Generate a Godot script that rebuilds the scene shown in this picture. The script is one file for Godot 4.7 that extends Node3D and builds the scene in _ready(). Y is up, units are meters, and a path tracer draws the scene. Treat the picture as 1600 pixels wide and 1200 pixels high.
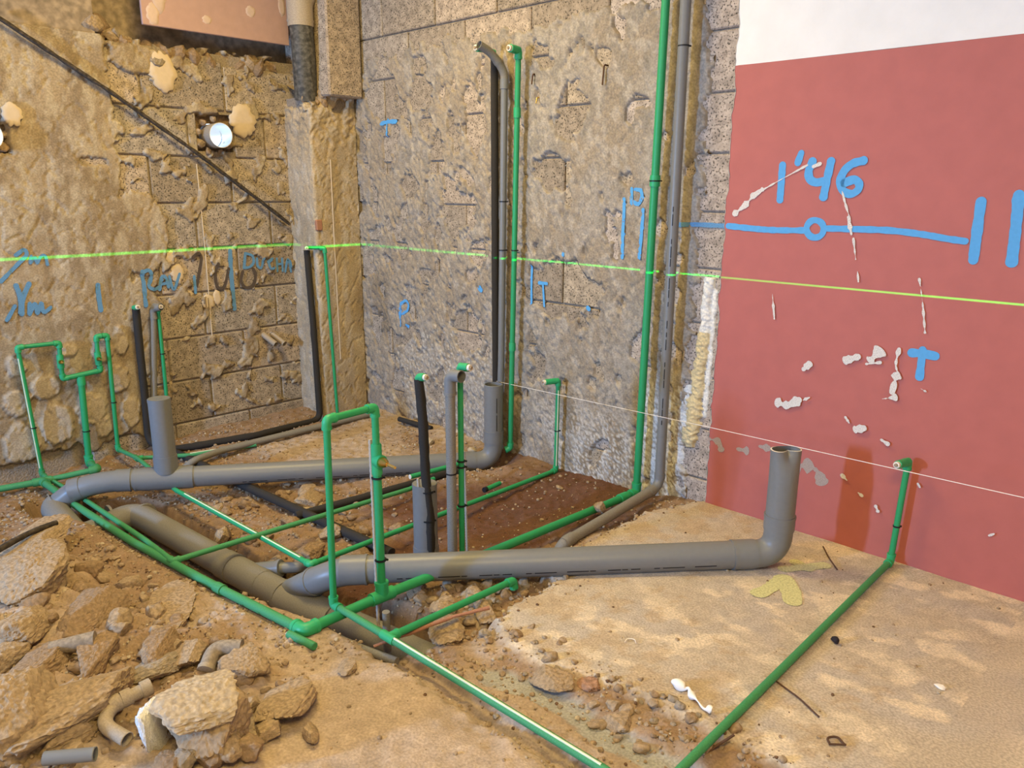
extends Node3D
# A corner of a room under renovation: bare block walls, drains, green water pipes, dug floor and rubble.
# Axes: the corner of the two walls is the origin, x runs along the bare-and-red wall, z along the block wall.

const CAM_POS := Vector3(4.475, 1.45, 3.122)
const CAM_FORWARD := Vector3(-0.6746, -0.2455, -0.6961)
const LASER_Y := 1.07
const LEFT_X := -0.30

const PATHS := {
	"drain_back": [Vector3(1.439, 0.368, 0.140), Vector3(1.439, -0.084, 0.140), Vector3(0.445, 0.000, 1.910), Vector3(0.371, -0.030, 2.025), Vector3(0.317, -0.100, 2.099)],
	"drain_back_tee": [Vector3(0.586, -0.012, 1.660), Vector3(0.586, 0.404, 1.660)],
	"drain_main": [Vector3(0.299, -0.120, 2.096), Vector3(0.607, -0.140, 2.134), Vector3(0.556, -0.145, 2.004), Vector3(0.560, -0.150, 1.851), Vector3(1.464, -0.160, 1.761), Vector3(1.824, -0.170, 1.718), Vector3(2.416, -0.190, 1.595), Vector3(2.616, -0.200, 1.554)],
	"drain_front": [Vector3(1.831, -0.165, 1.702), Vector3(2.035, -0.030, 1.657), Vector3(2.114, 0.005, 1.591), Vector3(3.279, 0.062, 0.387)],
	"drain_front_riser": [Vector3(3.279, 0.062, 0.387), Vector3(3.279, 0.491, 0.387)],
	"side_branch": [Vector3(1.560, -0.150, 1.742), Vector3(1.688, -0.120, 1.655), Vector3(1.742, -0.120, 1.586), Vector3(1.655, -0.160, 1.479)],
	"stub_mid": [Vector3(2.068, -0.100, 1.167), Vector3(2.068, 0.229, 1.167)],
	"waste_riser": [Vector3(2.230, -0.040, 1.158), Vector3(2.230, 0.732, 1.158)],
	"green_riser_mid": [Vector3(2.242, -0.040, 1.114), Vector3(2.242, 0.761, 1.114)],
	"foam_mid": [Vector3(2.106, -0.030, 1.175), Vector3(2.093, 0.346, 1.185), Vector3(2.080, 0.697, 1.195)],
	"wall_waste": [Vector3(1.386, 0.132, 0.045), Vector3(1.406, 0.500, 0.045), Vector3(1.425, 2.038, 0.045), Vector3(1.364, 2.161, 0.060)],
	"foam_wall": [Vector3(1.359, 0.184, 0.040), Vector3(1.354, 0.716, 0.040), Vector3(1.343, 2.128, 0.040)],
	"foam_wall_stub": [Vector3(1.353, 2.139, 0.050), Vector3(1.276, 2.149, 0.060)],
	"green_wall": [Vector3(1.496, -0.015, 0.060), Vector3(1.540, 2.127, 0.060), Vector3(1.549, 2.129, 0.130)],
	"waste_right": [Vector3(2.520, 2.248, 0.070), Vector3(2.523, 0.039, 0.070), Vector3(2.500, -0.035, 0.760)],
	"green_main": [Vector3(2.415, 2.265, 0.060), Vector3(2.384, -0.034, 0.060), Vector3(2.377, -0.010, 0.989), Vector3(2.357, 0.000, 1.613), Vector3(2.359, 0.000, 1.937), Vector3(-0.102, -0.110, 2.060), Vector3(-0.136, -0.110, 2.250), Vector3(-0.164, -0.110, 2.415)],
	"green_red": [Vector3(3.601, 0.447, 0.130), Vector3(3.613, 0.442, 0.050), Vector3(3.598, 0.019, 0.050), Vector3(3.621, 0.014, 1.609), Vector3(3.625, 0.014, 1.744)],
	"green_long": [Vector3(1.813, 0.446, 0.120), Vector3(1.843, 0.447, 0.050), Vector3(1.838, -0.065, 0.050), Vector3(1.872, -0.050, 1.615), Vector3(0.663, -0.060, 1.653), Vector3(0.029, -0.060, 1.603), Vector3(-0.245, -0.070, 1.614), Vector3(-0.245, 0.615, 1.596), Vector3(-0.245, 0.615, 1.654), Vector3(-0.245, 0.489, 1.659), Vector3(-0.245, 0.417, 1.653), Vector3(-0.245, 0.402, 1.853), Vector3(-0.245, 0.501, 1.853), Vector3(-0.245, 0.605, 1.847), Vector3(-0.245, 0.608, 2.048), Vector3(-0.245, -0.122, 2.022), Vector3(1.487, -0.030, 2.013), Vector3(1.493, -0.060, 0.799), Vector3(1.470, -0.060, 0.616)],
	"green_stem": [Vector3(-0.245, 0.386, 1.762), Vector3(-0.245, -0.109, 1.778), Vector3(-0.033, -0.090, 1.801), Vector3(-0.103, -0.110, 2.047)],
	"valve_loop": [Vector3(2.357, 0.000, 1.613), Vector3(2.357, 0.717, 1.613), Vector3(2.367, 0.717, 1.811), Vector3(2.315, 0.020, 1.791), Vector3(2.613, 0.016, 1.776), Vector3(3.475, 0.014, 1.753), Vector3(3.595, 0.014, 1.755)],
	"valve_side": [Vector3(2.613, 0.016, 1.776), Vector3(2.618, 0.000, 1.192)],
	"valve_at": [Vector3(2.357, 0.526, 1.613)],
	"pil_green": [Vector3(0.050, -0.045, 0.280), Vector3(0.040, 1.060, 0.307)],
	"pil_stub": [Vector3(0.040, 1.069, 0.306), Vector3(-0.040, 1.064, 0.390)],
	"pil_foam": [Vector3(-0.058, 1.046, 0.380), Vector3(-0.031, 0.502, 0.380), Vector3(-0.013, -0.097, 0.380)],
	"foam_ground": [Vector3(-0.014, -0.106, 0.380), Vector3(0.083, -0.070, 0.903), Vector3(-0.010, -0.080, 1.272), Vector3(-0.073, -0.080, 1.418)],
	"left_foam": [Vector3(-0.245, 0.752, 1.421), Vector3(-0.245, 0.375, 1.425), Vector3(-0.250, -0.066, 1.433), Vector3(-0.096, -0.090, 1.383), Vector3(0.080, -0.090, 1.370), Vector3(0.837, -0.100, 1.326), Vector3(1.910, -0.120, 1.234)],
	"left_waste": [Vector3(-0.250, 0.741, 1.325), Vector3(-0.250, -0.074, 1.400), Vector3(-0.030, -0.080, 1.425)],
	"left_green": [Vector3(-0.245, 0.746, 1.296), Vector3(-0.245, 0.274, 1.299), Vector3(-0.245, -0.136, 1.310)],
	"foam_cross": [Vector3(1.275, -0.110, 1.333), Vector3(1.331, -0.100, 1.004), Vector3(1.383, -0.090, 0.647), Vector3(1.406, -0.090, 0.389)],
	"waste_ground": [Vector3(0.286, -0.060, 1.391), Vector3(0.233, -0.060, 1.194), Vector3(0.257, -0.050, 0.778), Vector3(0.260, -0.050, 0.175)],
	"green_ground": [Vector3(-0.005, -0.070, 1.598), Vector3(0.158, -0.070, 1.357), Vector3(0.256, -0.070, 0.995)],
	"white_end": [Vector3(1.606, 0.060, 0.881), Vector3(1.644, 0.060, 0.570)],
	"green_offcut": [Vector3(1.784, -0.055, 0.538), Vector3(1.774, -0.055, 0.422)],
	"green_offcut2": [Vector3(2.399, 0.000, 1.973), Vector3(2.462, 0.000, 1.962)],
	"grey_buried": [Vector3(2.100, -0.100, 1.841), Vector3(2.505, -0.050, 1.822), Vector3(2.660, -0.050, 1.781)],
	"rebar_valve": [Vector3(2.248, -0.060, 1.591), Vector3(1.920, 0.450, 1.349)],
	"rebar_foam": [Vector3(2.072, -0.080, 1.169), Vector3(2.047, 0.307, 1.169)],
	"rebar_green": [Vector3(2.188, -0.080, 1.036), Vector3(2.174, 0.371, 1.036)],
	"cable": [Vector3(-0.270, 2.276, 1.950), Vector3(-0.275, 1.922, 1.490), Vector3(-0.275, 1.695, 1.170), Vector3(-0.270, 1.207, 0.375)],
	"string": [Vector3(1.374, 0.360, 0.050), Vector3(2.905, 0.476, 0.300), Vector3(4.230, 0.579, 0.550)],
	"top_pipe": [Vector3(-0.050, 2.706, 0.260), Vector3(-0.050, 2.450, 0.286), Vector3(-0.050, 2.189, 0.312), Vector3(-0.100, 2.008, 0.276)],
	"duct": [Vector3(-0.200, 1.748, 0.833), Vector3(-0.200, 1.688, 1.992)],
	"root": [Vector3(2.728, -0.020, 1.852), Vector3(2.714, 0.000, 1.427)],
	"green_main_mid": [Vector3(1.852, -0.020, 1.990), Vector3(1.122, -0.065, 2.034), Vector3(0.386, -0.100, 2.053)],
	"green_long_mid": [Vector3(0.403, -0.090, 2.000), Vector3(1.165, -0.050, 2.000)],
}
const GROUND := [[0.28, 0.06, -0.070, 0], [0.96, 0.07, -0.060, 0], [0.89, 0.27, -0.070, 2], [1.56, 0.01, -0.070, 1], [1.97, 0.04, -0.070, 1], [2.42, 0.08, -0.050, 1], [2.60, 0.07, -0.020, 2], [2.09, 0.38, -0.100, 1], [1.99, 0.73, -0.120, 1], [2.41, 0.42, -0.070, 1], [2.63, 0.57, -0.030, 0], [2.52, 0.79, -0.050, 2], [2.30, 0.78, -0.100, 1], [1.49, 0.34, -0.100, 2], [1.79, 0.44, -0.100, 1], [0.42, 0.87, -0.080, 0], [0.56, 0.51, -0.070, 0], [0.83, 0.47, -0.080, 0], [0.10, 0.45, -0.080, 2], [0.00, 1.08, -0.090, 2], [-0.05, 1.26, -0.100, 2], [-0.04, 1.53, -0.130, 2], [-0.14, 1.71, -0.150, 2], [-0.06, 1.97, -0.170, 2], [-0.39, 2.14, -0.160, 2], [0.49, 1.12, -0.120, 2], [0.76, 1.62, -0.160, 2], [0.82, 1.48, -0.150, 2], [1.01, 1.40, -0.150, 2], [1.45, 1.38, -0.150, 2], [1.47, 1.52, -0.160, 2], [1.58, 1.18, -0.140, 2], [1.95, 1.24, -0.140, 1], [1.57, 0.94, -0.120, 1], [1.30, 0.98, -0.120, 2], [1.69, 0.79, -0.130, 1], [1.66, 1.38, -0.160, 2], [1.45, 2.17, -0.050, 2], [1.71, 2.18, -0.030, 2], [1.98, 2.15, -0.020, 0], [2.35, 2.06, -0.010, 0], [2.55, 2.00, -0.010, 0], [1.11, 2.25, -0.030, 2], [0.74, 2.30, -0.050, 2], [0.30, 2.27, -0.100, 2], [1.26, 2.43, 0.030, 0], [1.53, 2.58, 0.060, 0], [1.88, 2.60, 0.050, 0], [1.99, 2.46, 0.040, 2], [2.10, 2.31, 0.020, 2], [2.27, 2.17, 0.010, 2], [2.23, 2.75, 0.080, 0], [2.44, 2.69, 0.060, 0], [2.66, 2.53, 0.040, 0], [2.38, 2.42, 0.030, 2], [2.74, 2.31, 0.015, 0], [2.53, 2.24, 0.010, 0], [2.86, 1.98, 0.000, 0], [3.15, 1.99, 0.000, 0], [2.91, 2.22, 0.000, 0], [3.28, 1.89, 0.000, 0], [2.71, 1.96, 0.000, 0], [2.83, 1.84, 0.000, 0], [3.15, 2.20, 0.000, 0], [2.90, 2.55, 0.050, 0], [2.62, 2.87, 0.080, 0], [1.71, 2.83, 0.080, 0], [0.61, 2.75, 0.000, 2], [-0.24, 2.51, -0.120, 2], [2.01, 1.49, -0.170, 1], [2.38, 1.47, -0.100, 2], [2.50, 1.36, -0.070, 2], [2.58, 1.27, -0.060, 2], [2.66, 1.50, -0.060, 2], [2.51, 1.46, -0.080, 2], [2.76, 1.65, -0.045, 2], [2.61, 1.64, -0.080, 2], [2.85, 1.56, -0.018, 0], [2.99, 1.58, -0.016, 2], [3.09, 1.54, -0.012, 2], [3.21, 1.54, -0.014, 2], [3.32, 1.50, -0.012, 2], [3.51, 1.51, -0.014, 2], [3.65, 1.48, -0.014, 2], [3.80, 1.48, -0.014, 2], [3.01, 1.66, -0.030, 0], [3.08, 1.59, -0.030, 0], [3.21, 1.59, -0.030, 0], [3.34, 1.60, -0.030, 0], [3.45, 1.60, -0.030, 0], [3.56, 1.59, -0.030, 0], [3.15, 1.70, -0.015, 0], [3.35, 1.70, -0.015, 0], [3.48, 1.71, -0.010, 0], [3.32, 1.75, -0.010, 0], [-0.30, 0.35, -0.070, 2], [-0.30, 1.00, -0.080, 2], [-0.30, 1.60, -0.120, 2], [-0.30, 2.20, -0.150, 2], [-0.30, 3.00, -0.100, 2], [0.20, 0.05, -0.070, 0], [0.90, 0.00, -0.060, 0], [1.60, 0.00, -0.050, 2], [2.20, 0.00, -0.060, 1], [0.00, 4.00, 0.000, 0], [2.00, 3.40, 0.030, 0], [3.50, 3.00, 0.000, 0], [5.00, 3.00, 0.000, 3], [6.50, 1.00, 0.000, 3], [6.50, 5.00, 0.000, 3], [3.00, 5.50, 0.000, 3], [0.00, 6.00, 0.000, 3]]
const SLAB := [Vector2(2.716, -0.028), Vector2(2.603, 0.290), Vector2(2.607, 0.677), Vector2(2.585, 0.902), Vector2(2.626, 1.026), Vector2(2.740, 1.043), Vector2(2.733, 1.233), Vector2(2.758, 1.424), Vector2(2.882, 1.495), Vector2(3.045, 1.509), Vector2(3.211, 1.443), Vector2(3.358, 1.416), Vector2(3.526, 1.407), Vector2(3.717, 1.399), Vector2(3.869, 1.389)]
const MARK_RED_NUMBER := [[0.030, [Vector2(2.979, 1.545), Vector2(2.980, 1.477), Vector2(2.981, 1.408)]], [0.028, [Vector2(3.053, 1.589), Vector2(3.043, 1.554)]], [0.032, [Vector2(3.103, 1.558), Vector2(3.091, 1.519), Vector2(3.100, 1.489), Vector2(3.127, 1.477), Vector2(3.162, 1.484)]], [0.032, [Vector2(3.177, 1.557), Vector2(3.169, 1.494), Vector2(3.161, 1.421)]], [0.032, [Vector2(3.301, 1.557), Vector2(3.260, 1.546), Vector2(3.231, 1.518), Vector2(3.221, 1.477), Vector2(3.236, 1.446), Vector2(3.267, 1.434), Vector2(3.292, 1.449), Vector2(3.294, 1.472), Vector2(3.273, 1.487), Vector2(3.238, 1.475)]]]
const MARK_RED_LINE := [[0.025, [Vector2(2.755, 1.294), Vector2(2.939, 1.285), Vector2(3.099, 1.289)]], [0.026, [Vector2(3.175, 1.298), Vector2(3.173, 1.283), Vector2(3.165, 1.271), Vector2(3.152, 1.264), Vector2(3.136, 1.263), Vector2(3.121, 1.269), Vector2(3.110, 1.281), Vector2(3.105, 1.295), Vector2(3.107, 1.310), Vector2(3.116, 1.323), Vector2(3.129, 1.330), Vector2(3.145, 1.330), Vector2(3.159, 1.324), Vector2(3.170, 1.313), Vector2(3.175, 1.298)]], [0.025, [Vector2(3.179, 1.300), Vector2(3.306, 1.302), Vector2(3.425, 1.302), Vector2(3.538, 1.293), Vector2(3.625, 1.281), Vector2(3.684, 1.275)]]]
const MARK_RED_BARS := [[0.034, [Vector2(3.716, 1.412), Vector2(3.717, 1.332), Vector2(3.719, 1.212)]], [0.036, [Vector2(3.826, 1.435), Vector2(3.833, 1.319), Vector2(3.837, 1.211)]]]
const MARK_RED_T := [[0.033, [Vector2(3.560, 0.852), Vector2(3.595, 0.855), Vector2(3.640, 0.852)]], [0.029, [Vector2(3.596, 0.868), Vector2(3.597, 0.824), Vector2(3.598, 0.764)]]]
const MARK_LINE_START := [[0.020, [Vector2(2.497, 1.290), Vector2(2.597, 1.294), Vector2(2.737, 1.293)]]]
const MARK_TEN := [[0.017, [Vector2(2.235, 1.448), Vector2(2.235, 1.380)]], [0.018, [Vector2(2.254, 1.445), Vector2(2.287, 1.440), Vector2(2.296, 1.410), Vector2(2.276, 1.378), Vector2(2.250, 1.386)]], [0.018, [Vector2(2.193, 1.400), Vector2(2.196, 1.328), Vector2(2.193, 1.236), Vector2(2.195, 1.122)]], [0.019, [Vector2(2.306, 1.352), Vector2(2.302, 1.241), Vector2(2.297, 1.126)]]]
const MARK_T_TOP := [[0.026, [Vector2(0.280, 1.840), Vector2(0.361, 1.847), Vector2(0.425, 1.844)]], [0.016, [Vector2(0.341, 1.860), Vector2(0.336, 1.764)]]]
const MARK_P := [[0.018, [Vector2(0.416, 0.563), Vector2(0.413, 0.640), Vector2(0.430, 0.709), Vector2(0.471, 0.731), Vector2(0.496, 0.704), Vector2(0.474, 0.659), Vector2(0.426, 0.641)]], [0.022, [Vector2(0.477, 0.571), Vector2(0.490, 0.564)]]]
const MARK_BAR_T := [[0.015, [Vector2(1.586, 1.035), Vector2(1.583, 0.933), Vector2(1.585, 0.831)]], [0.018, [Vector2(1.640, 0.949), Vector2(1.695, 0.950)]], [0.014, [Vector2(1.668, 0.944), Vector2(1.680, 0.827)]]]
const MARK_DOTS := [[0.030, [Vector2(1.180, 0.879), Vector2(1.191, 0.869)]], [0.022, [Vector2(1.981, 0.850), Vector2(1.990, 0.844)]], [0.018, [Vector2(1.813, 1.118), Vector2(1.817, 1.111)]]]
const MARK_L_NOTE := [[0.020, [Vector2(1.980, 1.091), Vector2(1.941, 1.116), Vector2(1.932, 1.089), Vector2(1.977, 1.044), Vector2(2.068, 0.957)]], [0.016, [Vector2(1.912, 1.081), Vector2(1.920, 1.044), Vector2(1.895, 1.073), Vector2(1.887, 1.042), Vector2(1.867, 1.075), Vector2(1.845, 1.080), Vector2(1.839, 1.032)]], [0.026, [Vector2(2.001, 0.931), Vector2(1.989, 0.865), Vector2(1.994, 0.779)]], [0.024, [Vector2(1.940, 0.936), Vector2(1.977, 0.864), Vector2(1.999, 0.786)]], [0.020, [Vector2(2.021, 0.823), Vector2(2.067, 0.753)]], [0.020, [Vector2(1.951, 0.830), Vector2(1.959, 0.772), Vector2(1.927, 0.827), Vector2(1.921, 0.774), Vector2(1.896, 0.828), Vector2(1.890, 0.778), Vector2(1.853, 0.799)]]]
const MARK_L_BAR := [[0.026, [Vector2(1.600, 0.901), Vector2(1.602, 0.828), Vector2(1.600, 0.758)]]]
const MARK_L_LAV := [[0.024, [Vector2(1.347, 0.959), Vector2(1.346, 0.861), Vector2(1.346, 0.758)]], [0.020, [Vector2(1.343, 0.955), Vector2(1.309, 0.964), Vector2(1.295, 0.925), Vector2(1.319, 0.874), Vector2(1.288, 0.848), Vector2(1.260, 0.857)]], [0.020, [Vector2(1.254, 0.845), Vector2(1.236, 0.913), Vector2(1.213, 0.915), Vector2(1.199, 0.856)]], [0.017, [Vector2(1.243, 0.875), Vector2(1.201, 0.879)]], [0.017, [Vector2(1.189, 0.917), Vector2(1.170, 0.838), Vector2(1.126, 0.928)]], [0.018, [Vector2(1.037, 0.906), Vector2(1.038, 0.806)]]]
const MARK_L_BLACK := [[0.020, [Vector2(1.037, 1.023), Vector2(1.003, 1.045), Vector2(0.981, 1.020), Vector2(0.996, 0.950), Vector2(1.026, 0.849)]], [0.020, [Vector2(0.878, 0.974), Vector2(0.901, 0.903), Vector2(0.891, 0.826), Vector2(0.848, 0.830), Vector2(0.809, 0.937)]], [0.020, [Vector2(0.715, 0.914), Vector2(0.733, 0.858), Vector2(0.706, 0.810), Vector2(0.656, 0.818), Vector2(0.628, 0.883), Vector2(0.642, 0.926)]]]
const MARK_L_BAR_TALL := [[0.028, [Vector2(0.790, 1.049), Vector2(0.795, 0.895), Vector2(0.792, 0.680)]]]
const MARK_L_DUCHA := [[0.018, [Vector2(0.688, 1.028), Vector2(0.704, 0.938)]], [0.018, [Vector2(0.688, 1.028), Vector2(0.644, 1.013), Vector2(0.634, 0.971), Vector2(0.664, 0.940), Vector2(0.704, 0.938)]], [0.016, [Vector2(0.610, 0.990), Vector2(0.609, 0.944), Vector2(0.583, 0.930), Vector2(0.565, 0.988)]], [0.016, [Vector2(0.500, 0.984), Vector2(0.535, 0.961), Vector2(0.524, 0.922), Vector2(0.491, 0.924)]], [0.016, [Vector2(0.468, 0.982), Vector2(0.469, 0.901)]], [0.014, [Vector2(0.466, 0.944), Vector2(0.432, 0.946)]], [0.016, [Vector2(0.430, 0.980), Vector2(0.431, 0.899)]], [0.016, [Vector2(0.412, 0.893), Vector2(0.387, 0.973), Vector2(0.369, 0.890)]]]
const MARK_FLOOR := [[0.050, [Vector2(3.320, 0.291), Vector2(3.378, 0.309)]], [0.050, [Vector2(3.314, 0.380), Vector2(3.413, 0.236)]], [0.060, [Vector2(3.332, 0.627), Vector2(3.343, 0.549), Vector2(3.343, 0.459)]], [0.070, [Vector2(3.349, 0.454), Vector2(3.410, 0.530), Vector2(3.445, 0.591)]]]
const CHIPS_RED := [[0.020, [Vector2(2.781, 1.346), Vector2(2.829, 1.385), Vector2(2.863, 1.425)]], [0.014, [Vector2(2.855, 1.417), Vector2(2.901, 1.449)]], [0.006, [Vector2(2.910, 1.451), Vector2(2.976, 1.487), Vector2(3.084, 1.544)]], [0.014, [Vector2(3.110, 1.538), Vector2(3.135, 1.548)]], [0.008, [Vector2(3.234, 1.441), Vector2(3.252, 1.393), Vector2(3.278, 1.333)]], [0.013, [Vector2(3.267, 1.345), Vector2(3.286, 1.284)]], [0.005, [Vector2(3.296, 1.267), Vector2(3.314, 1.187)]], [0.006, [Vector2(3.327, 1.139), Vector2(3.334, 1.102)]], [0.006, [Vector2(3.552, 1.132), Vector2(3.573, 1.051), Vector2(3.597, 0.934)]], [0.006, [Vector2(2.987, 1.018), Vector2(3.005, 0.916)]], [0.022, [Vector2(3.154, 0.723), Vector2(3.176, 0.748)]], [0.022, [Vector2(3.319, 0.785), Vector2(3.367, 0.808)]], [0.026, [Vector2(3.417, 0.803), Vector2(3.446, 0.843)]], [0.015, [Vector2(3.404, 0.785), Vector2(3.452, 0.798)]], [0.012, [Vector2(3.515, 0.861), Vector2(3.511, 0.797), Vector2(3.531, 0.750)]], [0.020, [Vector2(3.518, 0.761), Vector2(3.510, 0.690)]], [0.018, [Vector2(3.485, 0.659), Vector2(3.524, 0.672)]], [0.024, [Vector2(3.053, 0.559), Vector2(3.100, 0.556), Vector2(3.148, 0.588)]], [0.012, [Vector2(3.169, 0.593), Vector2(3.188, 0.605)]], [0.016, [Vector2(3.617, 0.720), Vector2(3.624, 0.717)]], [0.016, [Vector2(3.348, 0.552), Vector2(3.360, 0.538)]], [0.020, [Vector2(3.391, 0.512), Vector2(3.424, 0.525)]], [0.014, [Vector2(3.436, 0.249), Vector2(3.447, 0.243)]], [0.016, [Vector2(3.506, 0.213), Vector2(3.515, 0.197)]], [0.012, [Vector2(3.648, 0.349), Vector2(3.654, 0.341)]], [0.012, [Vector2(3.359, 0.309), Vector2(3.379, 0.294)]], [0.012, [Vector2(3.910, 0.222), Vector2(3.920, 0.230)]], [0.010, [Vector2(3.495, 0.493), Vector2(3.523, 0.481)]]]
const SPALL_RED := [[0.040, [Vector2(3.166, 0.295), Vector2(3.210, 0.306), Vector2(3.250, 0.296), Vector2(3.276, 0.255)]], [0.030, [Vector2(2.891, 0.303), Vector2(2.925, 0.305)]], [0.030, [Vector2(2.996, 0.341), Vector2(3.026, 0.342)]], [0.025, [Vector2(2.742, 0.317), Vector2(2.783, 0.314), Vector2(2.802, 0.281)]]]
const ROCKS := [
	[Vector3(1.048, 0.046, 2.383), Vector3(0.232, 0.036, 0.116), -0.65, 0.03, 0, "wide flat tan slab of broken floor lying beside the trench"],
	[Vector3(1.437, 0.067, 2.491), Vector3(0.176, 0.082, 0.102), -0.40, 0.15, 0, "large tan concrete lump under the flat slab"],
	[Vector3(1.803, 0.041, 2.408), Vector3(0.143, 0.046, 0.071), -0.57, -0.10, 1, "brown angular chunk wedged between the tan lumps"],
	[Vector3(1.818, 0.072, 2.614), Vector3(0.137, 0.048, 0.069), -0.68, 0.10, 0, "rough dusty lump with a pitted face in the rubble"],
	[Vector3(1.944, 0.075, 2.694), Vector3(0.060, 0.032, 0.041), -0.43, 0.10, 0, "small crumbly lump beside the pitted one"],
	[Vector3(2.056, 0.067, 2.639), Vector3(0.116, 0.038, 0.058), -0.71, 0.10, 1, "rounded brown stone with a pale purple end"],
	[Vector3(2.122, 0.058, 2.509), Vector3(0.098, 0.039, 0.049), -0.51, -0.20, 1, "brown wedge of concrete above the tan plate"],
	[Vector3(2.358, 0.077, 2.617), Vector3(0.170, 0.060, 0.102), -0.93, 0.30, 0, "big smooth tan plate tilted beside the broken elbow pipe"],
	[Vector3(2.359, 0.116, 2.780), Vector3(0.101, 0.125, 0.106), -0.61, 0.20, 0, "tall broken boulder at the edge of the heap"],
	[Vector3(2.437, 0.062, 2.657), Vector3(0.087, 0.037, 0.062), -0.96, 0.20, 0, "tan wedge leaning under the smooth plate"],
	[Vector3(2.525, 0.060, 2.709), Vector3(0.059, 0.021, 0.036), -0.65, 0.10, 0, "loaf shaped stone beside the grey pipe offcut"],
	[Vector3(2.179, 0.038, 2.348), Vector3(0.086, 0.039, 0.049), -0.54, 0.10, 1, "reddish brown clod with a ragged top"],
	[Vector3(2.278, 0.041, 2.412), Vector3(0.077, 0.024, 0.076), -0.99, 0.30, 2, "grey splinter of mortar leaning on the heap"],
	[Vector3(2.269, 0.034, 2.276), Vector3(0.068, 0.032, 0.040), -0.68, 0.10, 0, "tan cobble half under the dusty elbow"],
	[Vector3(2.449, 0.035, 2.194), Vector3(0.081, 0.044, 0.056), -0.47, 0.10, 0, "dusty rounded lump behind the white crusted chunk"],
	[Vector3(2.669, 0.028, 2.171), Vector3(0.114, 0.030, 0.057), -0.85, 0.12, 0, "long flat rock with a hollow under it"],
	[Vector3(2.714, 0.016, 2.202), Vector3(0.028, 0.013, 0.014), -0.68, 0.00, 0, "little cube of concrete under the hollow rock"],
	[Vector3(2.837, 0.019, 2.208), Vector3(0.035, 0.019, 0.017), -0.51, 0.10, 0, "grey brown stone alone on the dusty ground"],
	[Vector3(2.754, 0.027, 2.283), Vector3(0.054, 0.026, 0.033), -0.71, 0.10, 0, "low brown clod beside the white crusted chunk"],
	[Vector3(2.617, 0.024, 2.263), Vector3(0.041, 0.021, 0.026), -0.57, 0.10, 0, "small tan stone behind the low clod"],
	[Vector3(3.123, -0.010, 1.545), Vector3(0.057, 0.022, 0.051), -0.65, 0.05, 0, "square flat slab piece in the broken channel"],
	[Vector3(3.215, -0.014, 1.473), Vector3(0.039, 0.013, 0.029), -0.68, 0.10, 4, "pinkish brick fragment in the broken channel"],
	[Vector3(3.375, -0.017, 1.539), Vector3(0.039, 0.017, 0.039), -0.54, 0.10, 0, "notched slab piece above the grey mud"],
	[Vector3(2.635, 0.004, 1.946), Vector3(0.042, 0.009, 0.028), -0.61, 0.10, 0, "thin clod on the lip of the trench"],
	[Vector3(1.189, -0.133, 1.675), Vector3(0.048, 0.039, 0.030), -0.61, 0.10, 0, "tan cube of concrete in the dug floor by the big drain"],
	[Vector3(1.142, -0.110, 1.195), Vector3(0.106, 0.044, 0.055), -0.68, 0.10, 0, "smooth tan stone behind the black foam pipes"],
	[Vector3(0.998, -0.113, 1.107), Vector3(0.074, 0.016, 0.037), -0.57, 0.10, 0, "flat pale shard behind the smooth stone"],
	[Vector3(1.224, -0.123, 1.220), Vector3(0.083, 0.016, 0.041), -0.71, 0.10, 3, "pale shard under the black foam pipe"],
	[Vector3(1.868, -0.006, 2.190), Vector3(0.152, 0.010, 0.076), -0.61, 0.05, 0, "flat tan crust beside the green pipe over the trench"],
	[Vector3(1.529, -0.123, 1.288), Vector3(0.069, 0.038, 0.048), -0.57, 0.10, 0, "tan lump behind the valve loop"],
	[Vector3(1.624, -0.132, 1.467), Vector3(0.069, 0.041, 0.051), -0.43, 0.10, 1, "brown lump beside the small side drain"],
	[Vector3(1.813, -0.128, 1.359), Vector3(0.087, 0.026, 0.044), -0.61, 0.10, 1, "brown clod behind the front drain pipe"],
	[Vector3(1.600, -0.138, 1.627), Vector3(0.053, 0.026, 0.033), -0.71, 0.10, 0, "tan stone behind the side drain socket"],
	[Vector3(0.877, -0.131, 1.812), Vector3(0.051, 0.021, 0.026), -0.68, 0.10, 0, "tan chip beside the thin striped pipe"],
	[Vector3(0.995, -0.052, 0.244), Vector3(0.043, 0.018, 0.023), -0.68, 0.10, 3, "pale pebble behind the foam riser"],
	[Vector3(2.299, -0.088, 1.410), Vector3(0.057, 0.026, 0.033), -0.65, 0.10, 1, "brown clod beside the tee of the green pipe"],
	[Vector3(2.488, -0.067, 1.440), Vector3(0.061, 0.028, 0.036), -0.47, 0.10, 0, "tan clod in the bank of broken stone"],
	[Vector3(2.509, -0.050, 1.297), Vector3(0.045, 0.022, 0.028), -0.65, 0.10, 0, "rounded tan stone in the bank under the front drain"],
	[Vector3(2.668, -0.038, 1.383), Vector3(0.052, 0.028, 0.035), -0.57, 0.10, 0, "pale tan stone beside the dry root"],
	[Vector3(2.639, -0.050, 1.541), Vector3(0.070, 0.021, 0.049), -0.68, 0.10, 0, "flat tan stone beside the dry root"],
	[Vector3(2.424, 0.010, 0.407), Vector3(0.024, 0.023, 0.021), -0.65, 0.10, 0, "small brown stone resting on the thick green pipe"],
]
const TRENCH := [Vector3(0.25, 0, 2.12), Vector3(0.58, 0, 2.08), Vector3(0.57, 0, 1.83), Vector3(1.464, 0, 1.761), Vector3(1.824, 0, 1.718), Vector3(2.416, 0, 1.595), Vector3(2.52, 0, 1.57)]
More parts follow.
